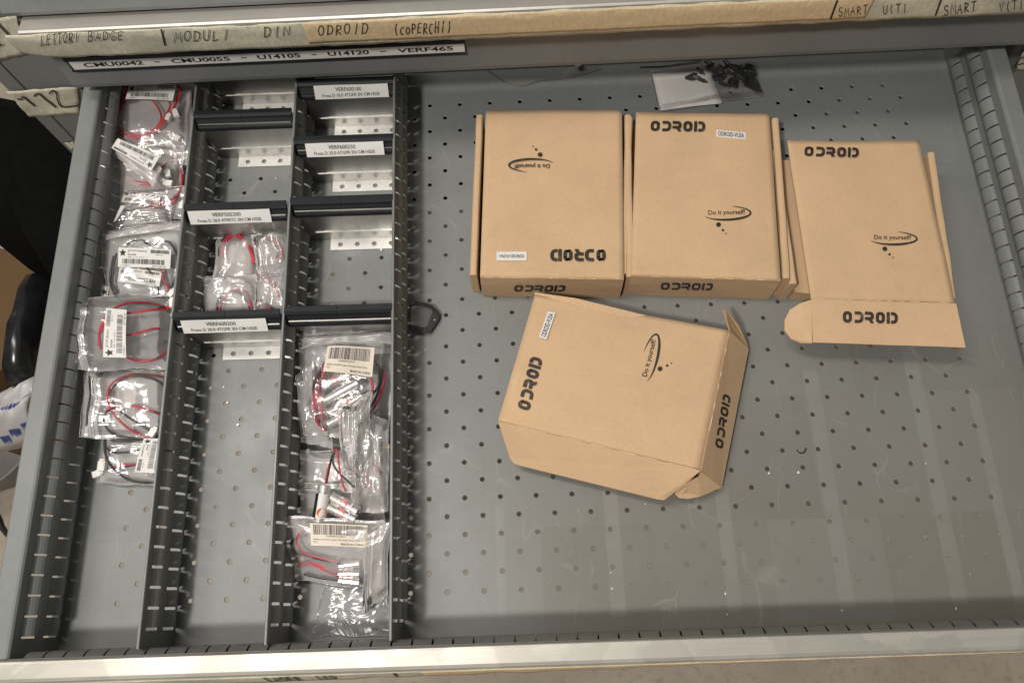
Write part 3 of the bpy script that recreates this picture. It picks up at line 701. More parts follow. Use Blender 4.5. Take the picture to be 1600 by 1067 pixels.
def make_box(label, lid_px, h, sag=.0015, seed=1, wall=.0075, front=True, tray=None):
    L = [P(x, y, h) for x, y in lid_px]      # TL TR BR BL in the picture
    cx = sum((p for p in L), V()) / 4
    t = thing('cardboard_box', label, 'box', (cx.x, cx.y, 0), 'brown mailer boxes in the drawer')
    TL, TR, BR, BL = L
    ex = ((TR - TL) + (BR - BL)).normalized(); ey = ((TL - BL) + (TR - BR)).normalized()
    lidf = bil([BL, BR, TR, TL])
    def lid(u, v):
        p = lidf(u, v); e = min(u, 1 - u, v, 1 - v)
        p.z += sag * (nz(u, v, 2.5, seed) * 1.1 + nz(u, v, 7, seed) * .35) + .0012 * min(1, e * 7) - .0012
        return p
    mb = MB().use('card'); mb.slab(lid, 24, 30, .0016, 'card_edge'); lo = mb.build('lid', t, smooth=False)
    for p in lo.data.polygons: p.use_smooth = p.area < 9e-5
    return t, lo, L, ex, ey

def tray_walls(t, L, ex, ey, h, w=.0072, gap=.0030, back=True, dl=0, dr=0, floor=True, front_tabs=True):
    TL, TR, BR, BL = L; hz = h - .0016
    mb = MB().use('card')
    def wall(a, b, out, w_, top):
        # a rolled double wall with a rounded top edge
        a0, b0 = a.copy(), b.copy(); n_ = out.normalized(); prof = [(0, .0006), (0, top - .0018), (w_ * .18, top - .0003), (w_ * .5, top), (w_ * .82, top - .0004), (w_, top - .0022), (w_, .0006)]
        m_ = 14; k = len(prof)
        vs = []
        for i in range(m_ + 1):
            p = a0.lerp(b0, i / m_); e = .0006 * nz(i, p.x * 40, .4, 3)
            vs += [V((p.x + n_.x * (d + e), p.y + n_.y * (d + e), z + (e if z > .01 else 0))) for d, z in prof]
        fs = [(i * k + j, i * k + (j + 1) % k, (i + 1) * k + (j + 1) % k, (i + 1) * k + j) for i in range(m_) for j in range(k)]
        mb.add(vs, fs + [tuple(range(k)), tuple(range((m_ + 1) * k - 1, m_ * k - 1, -1))])
    wall(BL - ex * (gap + .0005 - dl) + ey * .003, TL - ex * gap - ey * .004, -ex, w, hz - .0012); mb.build('side_wall', t); mb = MB().use('card'); wall(BR + ex * (gap + dr) + ey * .003, TR + ex * gap - ey * .004, ex, w, hz - .0008)
    mb.build('side_wall', t)
    mb = MB().use('card'); b = [q.copy() for q in (BL, BR, TR, TL)]
    bb = [BL - ex * .001 + ey * .003, BR + ex * .001 + ey * .003, TR + ex * .001 - ey * .0022, TL - ex * .001 - ey * .0022]
    lo_ = [V((p.x, p.y, .0006)) for p in bb]; hi_ = [V((p.x, p.y, h - .024)) for p in bb]
    mb.hexa(lo_, hi_); mb.build('tray', t)
def front_flap(t, lid, a, b, h, label=None, lean=.001):
    """vertical front face from lid edge a->b down to the drawer bottom"""
    n = V(((b - a).y, -(b - a).x, 0)).normalized()
    def fn(u, v):
        p = a.lerp(b, u); z = h * (1 - v) + .0008 * v; k = .0007 * math.sin(v * math.pi) + lean * v * .8
        return V((p.x, p.y, z)) + n * (k + .0009 + .0005 * nz(u, v, 4, 2)) + V((0, 0, -.0012 * (1 - v)))
    mb = MB().use('card'); mb.slab(fn, 24, 6, .0016, 'card_edge')
    return mb.build('front_flap', lid), (a + n * .0022, n)

HB = .047
# closed box, its lid printed upside down (leftmost)
b1, lid1, L1, ex, ey = make_box('closed brown cardboard box with upside down lid print and VU7A+ sticker, left of the row', [(759, 172), (972, 172), (975, 435), (750, 432)], HB, seed=1)
tray_walls(b1, L1, ex, ey, HB)
fl, pl = front_flap(b1, lid1, L1[3], L1[2], HB)
mb = MB().use('print'); pz = ZP(HB)
logo(mb, px_aff(pz, (946, 390), (860, 390), (946, 409), .0012), 4.3)
mb.build('logo_print', lid1); mb = MB().use('print'); bubble(mb, px_aff(pz, (866, 248), (794, 248), (866, 270), .0012), 3.2); mb.build('bubble_print', lid1)
mb = MB().use('print'); logo(mb, px_aff((pl[0] + pl[1] * .0011, pl[1]), (803, 456), (881, 456), (804, 446), .0), 6.5); mb.build('logo_print', fl)
stick(lid1, [(823, 394), (776, 394), (776, 408), (823, 408)], 'ODROID-VU7A+', pz, .0010, 'paper', (.08, .32, .92, .68), .02)
# closed box with the sticker beside its logo (middle)
b2, lid2, L2, ex, ey = make_box('closed brown cardboard box mid row with upright logo and VU5A sticker', [(994, 175), (1203, 177), (1221, 437), (986, 430)], HB, seed=2)
tray_walls(b2, L2, ex, ey, HB)
fl, pl = front_flap(b2, lid2, L2[3], L2[2], HB)
mb = MB().use('print'); logo(mb, px_aff(pz, (1016, 206), (1101, 207), (1017, 190), .0012), 5.0); 
mb.build('logo_print', lid2); mb = MB().use('print'); bubble(mb, px_aff(pz, (1099, 347), (1174, 345), (1099, 324), .0012), 3.2); mb.build('bubble_print', lid2)
mb = MB().use('print'); logo(mb, px_aff((pl[0] + pl[1] * .0011, pl[1]), (1032, 453), (1112, 454), (1033, 442), .0), 6.5); mb.build('logo_print', fl)
stick(lid2, [(1119, 215), (1165, 219), (1165, 208), (1119, 204)], 'ODROID-VU5A', pz, .0010)
# opened box with its front flap folded out (right)
HB3 = .047
b3, lid3, L3, ex, ey = make_box('brown cardboard box at the right with its printed front flap folded out flat', [(1230, 219), (1437, 219), (1494, 472), (1268, 466)], HB3, seed=3)
TL, TR, BR, BL = L3
rw = V((PP(1492, 470, *ZP(.042)).x, 0, 0))
mb = MB().use('card')
tray_walls(b3, [TL - ex * .004 - ey * .004, TR + ex * .006 - ey * .006, BR - ex * .006 + ey * .004, BL - ex * .004 + ey * .015], ex, ey, HB3 - .004, w=.0072, gap=.0040)
A, B_ = L3[3], L3[2]; Fl = [P(1268, 467, HB3 - .0004), P(1494, 474, HB3 - .0004), P(1509, 543, .040), P(1270, 535, .040)]
mb = MB().use('card'); f3 = bil([Fl[3], Fl[2], Fl[1], Fl[0]])
mb.slab(lambda u, v: f3(u, v) + V((0, 0, .0008 * nz(u, v, 5, 4))), 20, 8, .0016, 'card_edge'); fo = mb.build('front_flap', lid3)
ear = [P(*q) for q in ((1268, 468, .046), (1250, 474, .044), (1234, 484, .040), (1226, 500, .036), (1226, 516, .033), (1236, 529, .032), (1252, 536, .034), (1269, 536, .040))]
mb = MB().use('card'); m_ = len(ear); mb.add(ear + [p - V((0, 0, .0016)) for p in ear], [tuple(range(m_)), tuple(range(2 * m_ - 1, m_ - 1, -1))] + [(i, (i + 1) % m_, m_ + (i + 1) % m_, m_ + i) for i in range(m_)])
mb.build('tuck_ear', fo)
ear = [P(*q) for q in ((1483, 538, .038), (1503, 544, .0395), (1498, 546, .030), (1488, 545, .026))]
mb = MB().use('card_edge'); mb.add(ear + [p - V((0, 0, .0016)) for p in ear], [(0, 1, 2, 3), (7, 6, 5, 4)] + [(i, (i + 1) % 4, 4 + (i + 1) % 4, 4 + i) for i in range(4)]); mb.build('tuck_ear', fo)
mb = MB().use('print'); pz3 = ZP(HB3); logo(mb, px_aff(pz3, (1256, 245), (1341, 247), (1257, 230), .0012), 5.0); 
mb.build('logo_print', lid3); mb = MB().use('print'); bubble(mb, px_aff(pz3, (1358, 384), (1434, 385), (1357, 362), .0012), 3.2); mb.build('bubble_print', lid3)
n3 = (Fl[1] - Fl[0]).cross(Fl[3] - Fl[0]).normalized(); n3 = n3 if n3.z > 0 else -n3
mb = MB().use('print'); logo(mb, px_aff((Fl[0] + n3 * .0014, n3), (1317, 504), (1403, 506), (1317, 486), .0), 4.7); mb.build('logo_print', fo)
# turned box in front, flaps open
HB4 = .043
b4, lid4, L4, ex, ey = make_box('brown cardboard box turned sideways in front of the others with flaps hanging open', [(836, 459), (1140, 516), (1095, 734), (778, 657)], HB4, seed=4)
TL, TR, BR, BL = L4
mb = MB().use('card'); ins = [TL + (ex * .006 - ey * .005), TR - ex * .012 - ey * .006, BR - ex * .012 + ey * .010, BL + ex * .006 + ey * .010]
mb.hexa([V((p.x, p.y, .0006)) for p in (ins[3], ins[2], ins[1], ins[0])], [V((p.x, p.y, HB4 - .006)) for p in (ins[3], ins[2], ins[1], ins[0])]); mb.build('tray', b4)
def flap(name, parent, pts, th=.0016, mat_='card', amp=0):
    pts = [V(p) for p in pts]; m_ = len(pts); n = V()
    for i in range(m_): n += pts[i].cross(pts[(i + 1) % m_])
    n.normalize(); n = n if n.z > 0 else -n
    mb = MB().use(mat_); mb.add(pts + [p - n * th for p in pts], [tuple(range(m_)), tuple(range(2 * m_ - 1, m_ - 1, -1))]); mb.use('card_edge')
    o = len(mb.v) - 2 * m_
    for i in range(m_): mb.f.append([o + i, o + (i + 1) % m_, o + m_ + (i + 1) % m_, o + m_ + i]); mb.m.append(mb.cur)
    return mb.build(name, parent), (pts[0], n)
sf, _ = flap('side_flap', lid4, [P(778, 658, HB4), P(1095, 735, HB4), P(1082, 746, .038), P(1043, 777, .022), P(1037, 781, .021), P(1028, 780, .021), P(812, 727, .020), P(803, 724, .020), P(797, 716, .022)])
ff, pl4 = flap('front_flap', lid4, [P(1140, 517, HB4), P(1170, 545, .013), P(1128, 762, .010), P(1096, 735, HB4)])
flap('tuck_ear', ff, [P(1096, 735, .041), P(1128, 761, .0115), P(1112, 768, .0115), P(1095, 775, .013), P(1075, 779, .015), P(1062, 778, .017), P(1055, 772, .019), P(1056, 766, .021), P(1066, 757, .026), P(1091, 746, .034)])
flap('tuck_ear', ff, [P(1141, 517, .042), P(1136, 500, .045), P(1131, 484, .047), P(1136, 486, .045), P(1154, 508, .034), P(1167, 536, .018), P(1169, 544, .014)], mat_='card_edge')
flap('back_flap', lid4, [P(835, 457, HB4 - .002), P(838, 470, HB4 - .004), P(900, 484, HB4 - .003), P(980, 497, HB4 - .002), P(1010, 493, HB4 - .001), P(900, 466, .0445)])
mb = MB().use('print'); pz4 = ZP(HB4); logo(mb, px_aff(pz4, (827, 643), (848, 562), (808, 637), .0012), 4.6)
mb.build('logo_print', lid4); mb = MB().use('print'); bubble(mb, px_aff(pz4, (1019, 599), (1038, 524), (994, 594), .0012), 3.0); mb.build('bubble_print', lid4)
mb = MB().use('print'); logo(mb, px_aff((pl4[0] + pl4[1] * .0006, pl4[1]), (1129, 702), (1142, 620), (1117, 697), .0), 6.0); mb.build('logo_print', ff)
stick(lid4, [(854, 531), (868, 489), (856, 487), (842, 527)], 'ODROID-VU5A', pz4, .0010)

M['card_light'] = card('cracked_fold_fibres', (.70, .54, .37))
def crease(parent, a, b, seed, up=.0006, dens=.6, wid=.0007):
    """cracked paper fibres along a fold"""
    rr = random.Random(seed); d = (b - a); L = d.length; d = d / L; n = V((-d.y, d.x, 0)); mb = MB().use('card_light'); k = 90; vs = []
    for i in range(k + 1):
        p = a + d * (.004 + (L - .008) * i / k) + n * rr.uniform(-.0002, .0002) + V((0, 0, up)); q = nz(i * .16, seed, 1, seed)
        h = wid * (rr.uniform(.5, 1) if q > .35 - dens * .6 else .06); vs += [p + n * h * .5, p - n * h * .5]
    mb.add(vs, [(2 * i, 2 * i + 1, 2 * i + 3, 2 * i + 2) for i in range(k)])
    return mb.build('fold_crease', parent)
crease(lid4, P(778, 658, HB4), P(1095, 735, HB4), 1); crease(lid4, P(1140, 517, HB4), P(1096, 735, HB4), 2, dens=.45)
crease(lid3, P(1268, 467, HB3), P(1494, 474, HB3), 3); crease(lid1, L1[3] + V((0, -.0006, 0)), L1[2] + V((0, -.0006, 0)), 4, -.0004, .45, .0008); crease(lid2, L2[3] + V((0, -.0006, 0)), L2[2] + V((0, -.0006, 0)), 5, -.0004, .4, .0008)
# ------------------------------------------------------------------ plastic bags
def bag(name, label, px, zs, mats=('film', 'film_zip'), puff=.006, amp=.0022, seed=1, zipv=None, lab=None, group='clear plastic zip bags', n=(26, 26), crumple=1.0):
    """px: corners lower left, lower right, upper right, upper left; zs: their heights; zipv: (v0, v1) of the zip strip, or ('u', u0, u1)"""
    c = [P(x, y, z) for (x, y), z in zip(px, zs)]; f = bil(c); mid = sum((q for q in c), V()) / 4
    t = thing(name, label, 'plastic bag', (mid.x, mid.y, 0), group)
    def fn(u, v, k=1):
        p = f(u, v); e = min(u, 1 - u, v, 1 - v); pf = min(1, e * 5); pf = pf * pf * (3 - 2 * pf)
        w = nz(u * 1.3, v, 2.6, seed) + .6 * abs(nz(u, v * 1.4, 5.5, seed + 3)) + .10 * nz(u, v, 9, seed + 5) * crumple
        z = p.z + (puff * pf + amp * w) * k
        d = V((nz(u, v, 3, seed + 9), nz(u, v, 3, seed + 11), 0)) * .0028
        return V((p.x + d.x, p.y + d.y, max(.0006 if k > 0 else .0003, z)))
    mb = MB().use(mats[0]); mb.grid(fn, *n); mb.use('film_base' if mats[0] != 'film_clear' else mats[0]); mb.grid(lambda u, v: fn(u, v, -.25) - V((0, 0, .0012)), 12, 12)
    rim = [fn(u, 0) for u in [i / 30 for i in range(31)]] + [fn(1, v / 30) for v in range(31)] + [fn(1 - u / 30, 1) for u in range(31)] + [fn(0, 1 - v / 30) for v in range(31)]
    mb.use('film_zip'); mb.tube(rim, .00028, 4, False)
    mb.build('film', t, smooth=True)
    if zipv:
        vert = zipv[0] == 'u'; a, b = zipv[-2], zipv[-1]; mb = MB().use(mats[1])
        g = (lambda s, q: fn(q, s)) if vert else (lambda s, q: fn(s, q))
        mb.grid(lambda s, q: g(.01 + .98 * s, a + (b - a) * q) + V((0, 0, .0006)), 24, 4)
        for q in (.3, .5, .72): mb.tube([g(i / 24, a + (b - a) * q) + V((0, 0, .0008)) for i in range(25)], .0004, 5)
        mb.build('zip_strip', t, smooth=True)
    return t, fn

STAR = [(.5 + (.5 if k % 2 == 0 else .23) * math.sin(R(36 * k)), .5 + (.5 if k % 2 == 0 else .23) * math.cos(R(36 * k))) for k in range(10)]
def bars(mb, mp, seed, n=34, fill=.5):
    rnd = random.Random(seed); x = 0
    while x < 1:
        w = rnd.choice((.008, .014, .022)); g = rnd.choice((.008, .013, .02))
        if x + w > 1: break
        mb.poly(mp, [(x, 0), (x + w, 0), (x + w, 1), (x, 1)]); x += w + g
def wire_label(t, px, z, lift=.0, seed=1, faint=False, blank=False, bend=.0012, on=None):
    """the little white shop label with star, two lines and barcodes; px = lower left, lower right, upper right, upper left of the label as it reads"""
    c = [P(x, y, z if not isinstance(z, (list, tuple)) else z[i]) for i, (x, y) in enumerate(px)]
    if on: zm = max(snap(x, y, on, .0012).z for x, y in px); c = [P(x, y, max(snap(x, y, on, .0012).z, zm - .003)) for x, y in px]
    f = bil(c); nrm = (c[1] - c[0]).cross(c[3] - c[0]).normalized(); nrm = nrm if nrm.z > 0 else -nrm
    g = lambda x, y, l=0: f(x, y) + nrm * (bend * math.sin(x * math.pi) + l)
    mb = MB().use('paper')
    # rounded corners
    r = .09; asp = (c[1] - c[0]).length / (c[3] - c[0]).length; out = []
    for cx, cy, a in ((1 - r / asp, 1 - r, 0), (r / asp, 1 - r, 90), (r / asp, r, 180), (1 - r / asp, r, 270)): out += [(cx + r / asp * math.cos(R(a + 30 * i)), cy + r * math.sin(R(a + 30 * i))) for i in range(4)]
    mb.slab(lambda u, v: g(.015 + .97 * u, v), 12, 3, .0002)
    if not blank:
        mb.use('ink_soft' if faint else 'ink'); k = lambda x, y: g(x, y, .0003)
        mb.poly(lambda x, y: k(.03 + .14 * x, .52 + .42 * y), STAR)
        mb.use('ink_soft')
        mb.text('JST-PH Battery', sub(k, .20, .76, .55, .90)); mb.text('Extender', sub(k, .20, .60, .36, .71))
        bars(mb, sub(k, .62, .74, .95, .92), seed + 1); mb.text('PID: 1131', sub(k, .72, .63, .84, .69))
        mb.text('PID: 1131 QTY: 1', sub(k, .20, .47, .55, .54)); bars(mb, sub(k, .10, .16, .88, .42), seed); mb.text('CTX8J011', sub(k, .06, .04, .24, .11)); mb.text('2017-08-18', sub(k, .66, .04, .9, .11))
    return mb.build('shop_label', t)
def module_label(t, px, z, seed=1, on=None):
    c = [P(x, y, max(z[i], snap(x, y, on, .0030).z if on else 0)) for i, (x, y) in enumerate(px)]; f = bil(c); nrm = V((0, 0, 1))
    g = lambda x, y, l=0: f(x, y) + nrm * (.0016 * math.sin(x * math.pi * 1.6) + l)
    mb = MB().use('paper_cream'); mb.slab(lambda u, v: g(u, v), 14, 5, .0002); k = lambda x, y: g(x, y, .0003)
    mb.use('ink_soft'); bars(mb, sub(k, .06, .50, .92, .94), seed, fill=.6); mb.text('X000P7GZ31', sub(k, .28, .40, .62, .47))
    mb.text('650nm 5mW Laser Module Red Dot', sub(k, .05, .25, .88, .32)); mb.text('New', sub(k, .05, .15, .13, .21)); mb.text('MADE IN CHINA', sub(k, .55, .06, .95, .15), .01)
    return mb.build('barcode_label', t)
def snap(x, y, fn, off):
    """the point of a bag's film seen at pixel x, y, moved up by off"""
    u = v = .5; p = P(x, y, fn(.5, .5).z)
    for it in range(16):
        F = fn(u, v); u1, v1 = min(1, u + .02), min(1, v + .02); a = (fn(u1, v) - fn(u - .02, v)) / (u1 - u + .02); b = (fn(u, v1) - fn(u, v - .02)) / (v1 - v + .02); d = p - F
        det = a.x * b.y - a.y * b.x
        if abs(det) < 1e-9: break
        u = min(1, max(0, u + .7 * (d.x * b.y - d.y * b.x) / det)); v = min(1, max(0, v + .7 * (a.x * d.y - a.y * d.x) / det))
        if it > 6: p = P(x, y, max(.001, fn(u, v).z + off))
    return p
def cable(label, paths, conns=(), group='battery extension cables', r=.0012, name='extension_cable', under=None):
    """paths: (colour, [(px, py, z) ...])"""
    first = P(*paths[0][1][0]); t = thing(name, label, 'cable', (first.x, first.y, 0), group)
    for col, pts in paths:
        mb = MB().use(col); 
        q3 = []
        for x, y, z in pts:
            p = snap(x, y, under, -.0011) if under else P(x, y, z)
            q3.append(p)
        mb.tube(smooth_path(q3, 8), r, 7); mb.build({'wire_red': 'red_wire', 'wire_black': 'black_wire'}.get(col, 'wire'), t, smooth=True)
    for x, y, z, ang, s in conns:
        p = P(x, y, z); mb = MB().use('white_plastic'); ca, sa = math.cos(R(ang)), math.sin(R(ang))
        def q(a, b, c): return V((p.x + a * ca - b * sa, p.y + a * sa + b * ca, max(.0004, p.z + c)))
        l, w, h = .0034 * s, .0026 * s, .0020 * s
        mb.hexa([q(-l, -w, -h), q(l, -w, -h), q(l, w, -h), q(-l, w, -h)], [q(-l, -w, h), q(l, -w, h), q(l, w, h), q(-l, w, h)])
        mb.hexa([q(l, -w * .7, -h * .8), q(l * 1.5, -w * .7, -h * .8), q(l * 1.5, w * .7, -h * .8), q(l, w * .7, -h * .8)], [q(l, -w * .7, h * .8), q(l * 1.5, -w * .7, h * .8), q(l * 1.5, w * .7, h * .8), q(l, w * .7, h * .8)])
        mb.build('connector', t, bevel=.0004)
    return t
G1 = 'clear bags of extension cables in the leftmost row'
# leftmost row, back to front
t, f = bag('zip_bag', 'clear bag behind the topmost labelled bag, its left edge standing up by the wall', [(155, 262), (296, 258), (300, 126), (160, 150)], (.020, .020, .030, .034), seed=11, group=G1, amp=.005)
cable('red cable glimpsed along the right edge of the bags nearest the cabinet', [('wire_red', [(270, 133, .02), (292, 138, .02), (294, 160, .02), (285, 182, .02), (276, 200, .015)]), ('wire_red', [(276, 130, .018), (297, 142, .018), (298, 164, .018), (288, 185, .015)])])
t, f = bag('zip_bag', 'clear bag with upright white star label over red wire loops, nearest the cabinet', [(176, 228), (290, 229), (300, 125), (196, 124)], (.026, .024, .034, .036), seed=12, group=G1)
wire_label(t, [(195, 155), (271, 158), (277, 132), (201, 133)], (.0425, .0425, .044, .044), seed=3)
cable('bundle of red wires looped in the topmost labelled bag', [('wire_red', [(222, 128, .030), (200, 140, .030), (186, 175, .030), (182, 200, .030), (190, 211, .030), (215, 216, .030), (242, 206, .030), (265, 180, .032), (280, 152, .032), (282, 138, .032), (262, 129, .032)]),
    ('wire_red', [(226, 130, .032), (204, 142, .032), (190, 172, .032), (185, 196, .032), (195, 207, .032), (222, 211, .032), (248, 198, .033), (270, 172, .033), (279, 150, .033)]),
    ('wire_red', [(236, 155, .031), (246, 167, .031), (252, 182, .031), (248, 195, .031), (232, 213, .028), (212, 216, .028)]), ('wire_red', [(262, 154, .031), (266, 165, .031), (258, 182, .031), (240, 203, .029), (205, 213, .028)])],
    ((263, 184, .034, 75, 1.0), (275, 178, .034, 110, 1.15), (277, 216, .028, 150, 1.1)), under=f)
t, f = bag('zip_bag', 'clear bag with slanted white label beneath a thick diagonal zip strip', [(172, 300), (282, 302), (288, 226), (182, 214)], (.020, .018, .026, .028), seed=13, group=G1, amp=.004)
cable('red cable looping under the slanted label', [('wire_red', [(184, 256, .018), (192, 272, .018), (212, 283, .018), (236, 287, .018)]), ('wire_red', [(182, 262, .017), (196, 281, .017), (216, 289, .017), (240, 290, .017)]), ('wire_red', [(278, 226, .018), (268, 248, .02), (252, 264, .02), (240, 276, .02)]), ('wire_black', [(262, 268, .022), (265, 276, .022), (266, 284, .022)])],
      ((263, 272, .026, 100, 1.1), (264, 287, .024, 170, 1.2)))
t, f = bag('zip_bag', 'folded zip strip end of a bag lying diagonally across the leftmost row', [(154, 226), (240, 292), (252, 262), (168, 210)], (.034, .036, .040, .038), mats=('film_milky', 'film_zip'), seed=14, zipv=(.25, .62), group=G1, puff=.003)
wire_label(t, [(251, 245), (183, 216), (173, 231), (237, 268)], (.0475, .0475, .0465, .0465), seed=5, faint=True)
t, f = bag('zip_bag', 'clear bag with double red wire arc and half hidden star label, third in leftmost row', [(168, 352), (290, 342), (290, 290), (172, 300)], (.012, .012, .022, .020), seed=15, group=G1)
wire_label(t, [(188, 316), (248, 322), (252, 306), (194, 298)], .020, seed=6, faint=True)
cable('double red wire arc below the diagonal zip strip', [('wire_red', [(210, 300, .020), (216, 312, .020), (234, 319, .020), (256, 317, .020), (276, 306, .020), (284, 288, .020), (284, 262, .020)]), ('wire_red', [(208, 302, .018), (214, 316, .018), (228, 324, .018), (252, 324, .018), (270, 318, .018), (280, 302, .018)])], ((285, 322, .022, 80, 1.2),))
t, f = bag('zip_bag', 'clear bag standing edgewise with a bent star label at the left wall', [(160, 372), (268, 352), (268, 320), (176, 330)], (.012, .012, .020, .020), seed=16, group=G1, amp=.004)
wire_label(t, [(176, 350), (182, 345), (196, 322), (188, 322)], .026, seed=7, faint=True, blank=True)
t, f = bag('zip_bag', 'clear bag behind the black cable bag with red wire and star label by the wall', [(138, 478), (262, 480), (264, 396), (146, 396)], (.010, .010, .018, .018), seed=17, group=G1)
wire_label(t, [(156, 464), (168, 464), (171, 448), (157, 447)], .0245, seed=8, faint=False, blank=True)
_mb = MB().use('ink'); _mb.poly(aff(P(158, 461, .0268), P(167, 461, .0268), P(158, 451, .0268)), STAR); _mb.build('star_mark', t)
cable('red cable curving at the wall beside the black cable bag', [('wire_red', [(146, 462, .014), (146, 448, .014), (153, 438, .014), (166, 430, .014)]), ('wire_black', [(149, 462, .013), (150, 450, .013), (156, 441, .013), (168, 434, .013)]), ('wire_red', [(150, 462, .015), (152, 452, .015), (162, 440, .015)])], under=f)
t, f = bag('zip_bag', 'clear zip bag with crisp black star label over black cable loops', [(170, 470), (272, 462), (292, 346), (156, 362)], (.024, .022, .030, .032), seed=18, zipv=(.86, .95), group=G1)
wire_label(t, [(183, 417), (267, 420), (269, 390), (184, 387)], (.0395, .0385, .0405, .041), seed=9, on=f)
wire_label(t, [(183, 440), (250, 448), (254, 425), (186, 418)], .0295, seed=10, faint=True)
cable('black cable pair looped under the crisp star label', [('wire_black', [(196, 386, .030), (206, 378, .030), (222, 376, .030), (238, 386, .030), (250, 378, .030), (266, 380, .030), (276, 400, .030), (277, 426, .030), (268, 448, .030), (262, 456, .030)]),
    ('wire_black', [(178, 400, .029), (174, 420, .029), (172, 440, .029), (178, 458, .027), (186, 468, .025), (200, 474, .024)]), ('wire_black', [(182, 396, .028), (177, 418, .028), (176, 442, .028), (183, 458, .027)]), ('wire_black', [(228, 416, .030), (240, 432, .03), (247, 448, .03), (247, 460, .03)]), ('wire_red', [(252, 422, .031), (256, 438, .03), (262, 448, .03), (266, 454, .03)])],
    ((268, 459, .031, 60, 1.1),), under=f)
t, f = bag('zip_bag', 'shiny clear zip bag lying up over the left wall with a vertical white label', [(106, 577), (265, 578), (272, 466), (108, 464)], (.050, .020, .024, .052), mats=('film', 'film_zip'), seed=19, zipv=('u', .12, .2), group=G1, puff=.008, amp=.003)
wire_label(t, [(197, 560), (198, 483), (166, 480), (161, 559)], (.041, .042, .0435, .043), seed=12, on=f)
cable('red cable looped in the shiny bag over the left wall', [('wire_red', [(276, 483, .028), (258, 479, .030), (232, 473, .030), (205, 473, .030), (182, 480, .030), (168, 492, .030), (160, 505, .030), (155, 525, .030), (158, 545, .030)]), ('wire_red', [(262, 484, .030), (240, 484, .030), (210, 488, .030), (180, 492, .029), (164, 502, .029), (158, 520, .029)]),
    ('wire_red', [(198, 524, .028), (216, 520, .028), (238, 514, .028), (250, 514, .027)]), ('wire_red', [(198, 558, .026), (216, 564, .025), (240, 562, .024), (258, 552, .024), (266, 545, .024)]), ('wire_black', [(246, 482, .031), (262, 480, .03), (272, 478, .03)])], ((270, 474, .032, 100, 1.2), (273, 490, .030, 80, 1.1)), under=f)
t, f = bag('zip_bag', 'clear zip bag with plain white paper and a crossed red and black cable', [(124, 684), (258, 686), (266, 580), (134, 578)], (.034, .016, .020, .036), seed=20, zipv=('u', .08, .24), group=G1, puff=.006)
wire_label(t, [(172, 671), (209, 672), (214, 594), (181, 592)], (.016, .016, .018, .018), blank=True)
cable('crossed red and black cable over plain white paper', [('wire_red', [(262, 590, .022), (240, 586, .023), (212, 585, .023), (186, 592, .024), (172, 604, .024), (168, 620, .024), (172, 636, .024), (184, 654, .023), (202, 670, .022), (224, 680, .021), (252, 685, .020)]), ('wire_red', [(166, 640, .022), (178, 636, .024), (206, 634, .024), (230, 640, .023), (256, 648, .021)]),
    ('wire_black', [(260, 608, .022), (248, 596, .022), (226, 587, .022), (204, 586, .022), (184, 598, .022), (173, 612, .022), (176, 628, .022), (192, 646, .022), (214, 660, .022), (236, 674, .022)]), ('wire_black', [(182, 636, .023), (166, 644, .023), (163, 660, .022), (172, 674, .022), (190, 682, .021), (220, 685, .020), (240, 684, .02), (252, 674, .02)])],
    ((239, 676, .024, 60, 1.2),), under=f)
t, f = bag('zip_bag', 'lowest clear bag of the leftmost row with a barcode label standing at its right', [(150, 755), (245, 758), (258, 682), (164, 680)], (.008, .008, .012, .012), seed=21, group=G1, amp=.0015)
wire_label(t, [(252, 684), (243, 740), (210, 738), (225, 684)], (.024, .022, .022, .024), seed=15)
cable('black cable in the lowest bag of the leftmost row', [('wire_black', [(164, 686, .010), (164, 704, .010), (170, 722, .010), (184, 738, .010), (206, 751, .010), (232, 754, .010), (246, 752, .01)]), ('wire_black', [(165, 698, .011), (176, 706, .011), (196, 707, .011), (218, 704, .011)]), ('wire_red', [(178, 730, .011), (192, 726, .011), (206, 726, .011), (222, 724, .011)]), ('wire_black', [(176, 730, .010), (194, 729, .010), (216, 725, .010)])],
      ((160, 728, .010, 90, 1.4), (152, 740, .008, 20, 1.2)), under=f)

# small bags in the second column
G2 = 'small clear bags of red wire in the second column'
for (lb, px, zs, lab, sd, zv) in (
        ('small clear bag, back left in the second column, red loop over a tilted white paper', [(325, 470), (398, 452), (402, 362), (340, 376)], (.014, .014, .018, .018), [(364, 412), (386, 408), (372, 374), (348, 382)], 31, None),
        ('small clear bag, back right in the second column, with a milky folded zip end', [(402, 432), (452, 420), (446, 355), (392, 366)], (.020, .020, .026, .026), [(412, 418), (430, 412), (432, 390), (404, 392)], 32, ('u', .05, .4)),
        ('small clear bag, front right in the second column, with a red loop at its edge', [(398, 486), (450, 490), (452, 420), (400, 428)], (.014, .014, .020, .020), None, 33, None),
        ('small clear bag lying lowest in front with zip strip across, next to the VERF600200 rail', [(322, 488), (398, 488), (400, 428), (316, 432)], (.016, .016, .026, .026), [(346, 488), (378, 488), (377, 460), (352, 460)], 34, (.72, .86))):
    t, f = bag('zip_bag', lb, px, zs, mats=('film_milky', 'film_zip'), seed=sd, group=G2, amp=.004, puff=.006, zipv=zv, n=(22, 22))
    if lab: wire_label(t, lab, .012, blank=True)
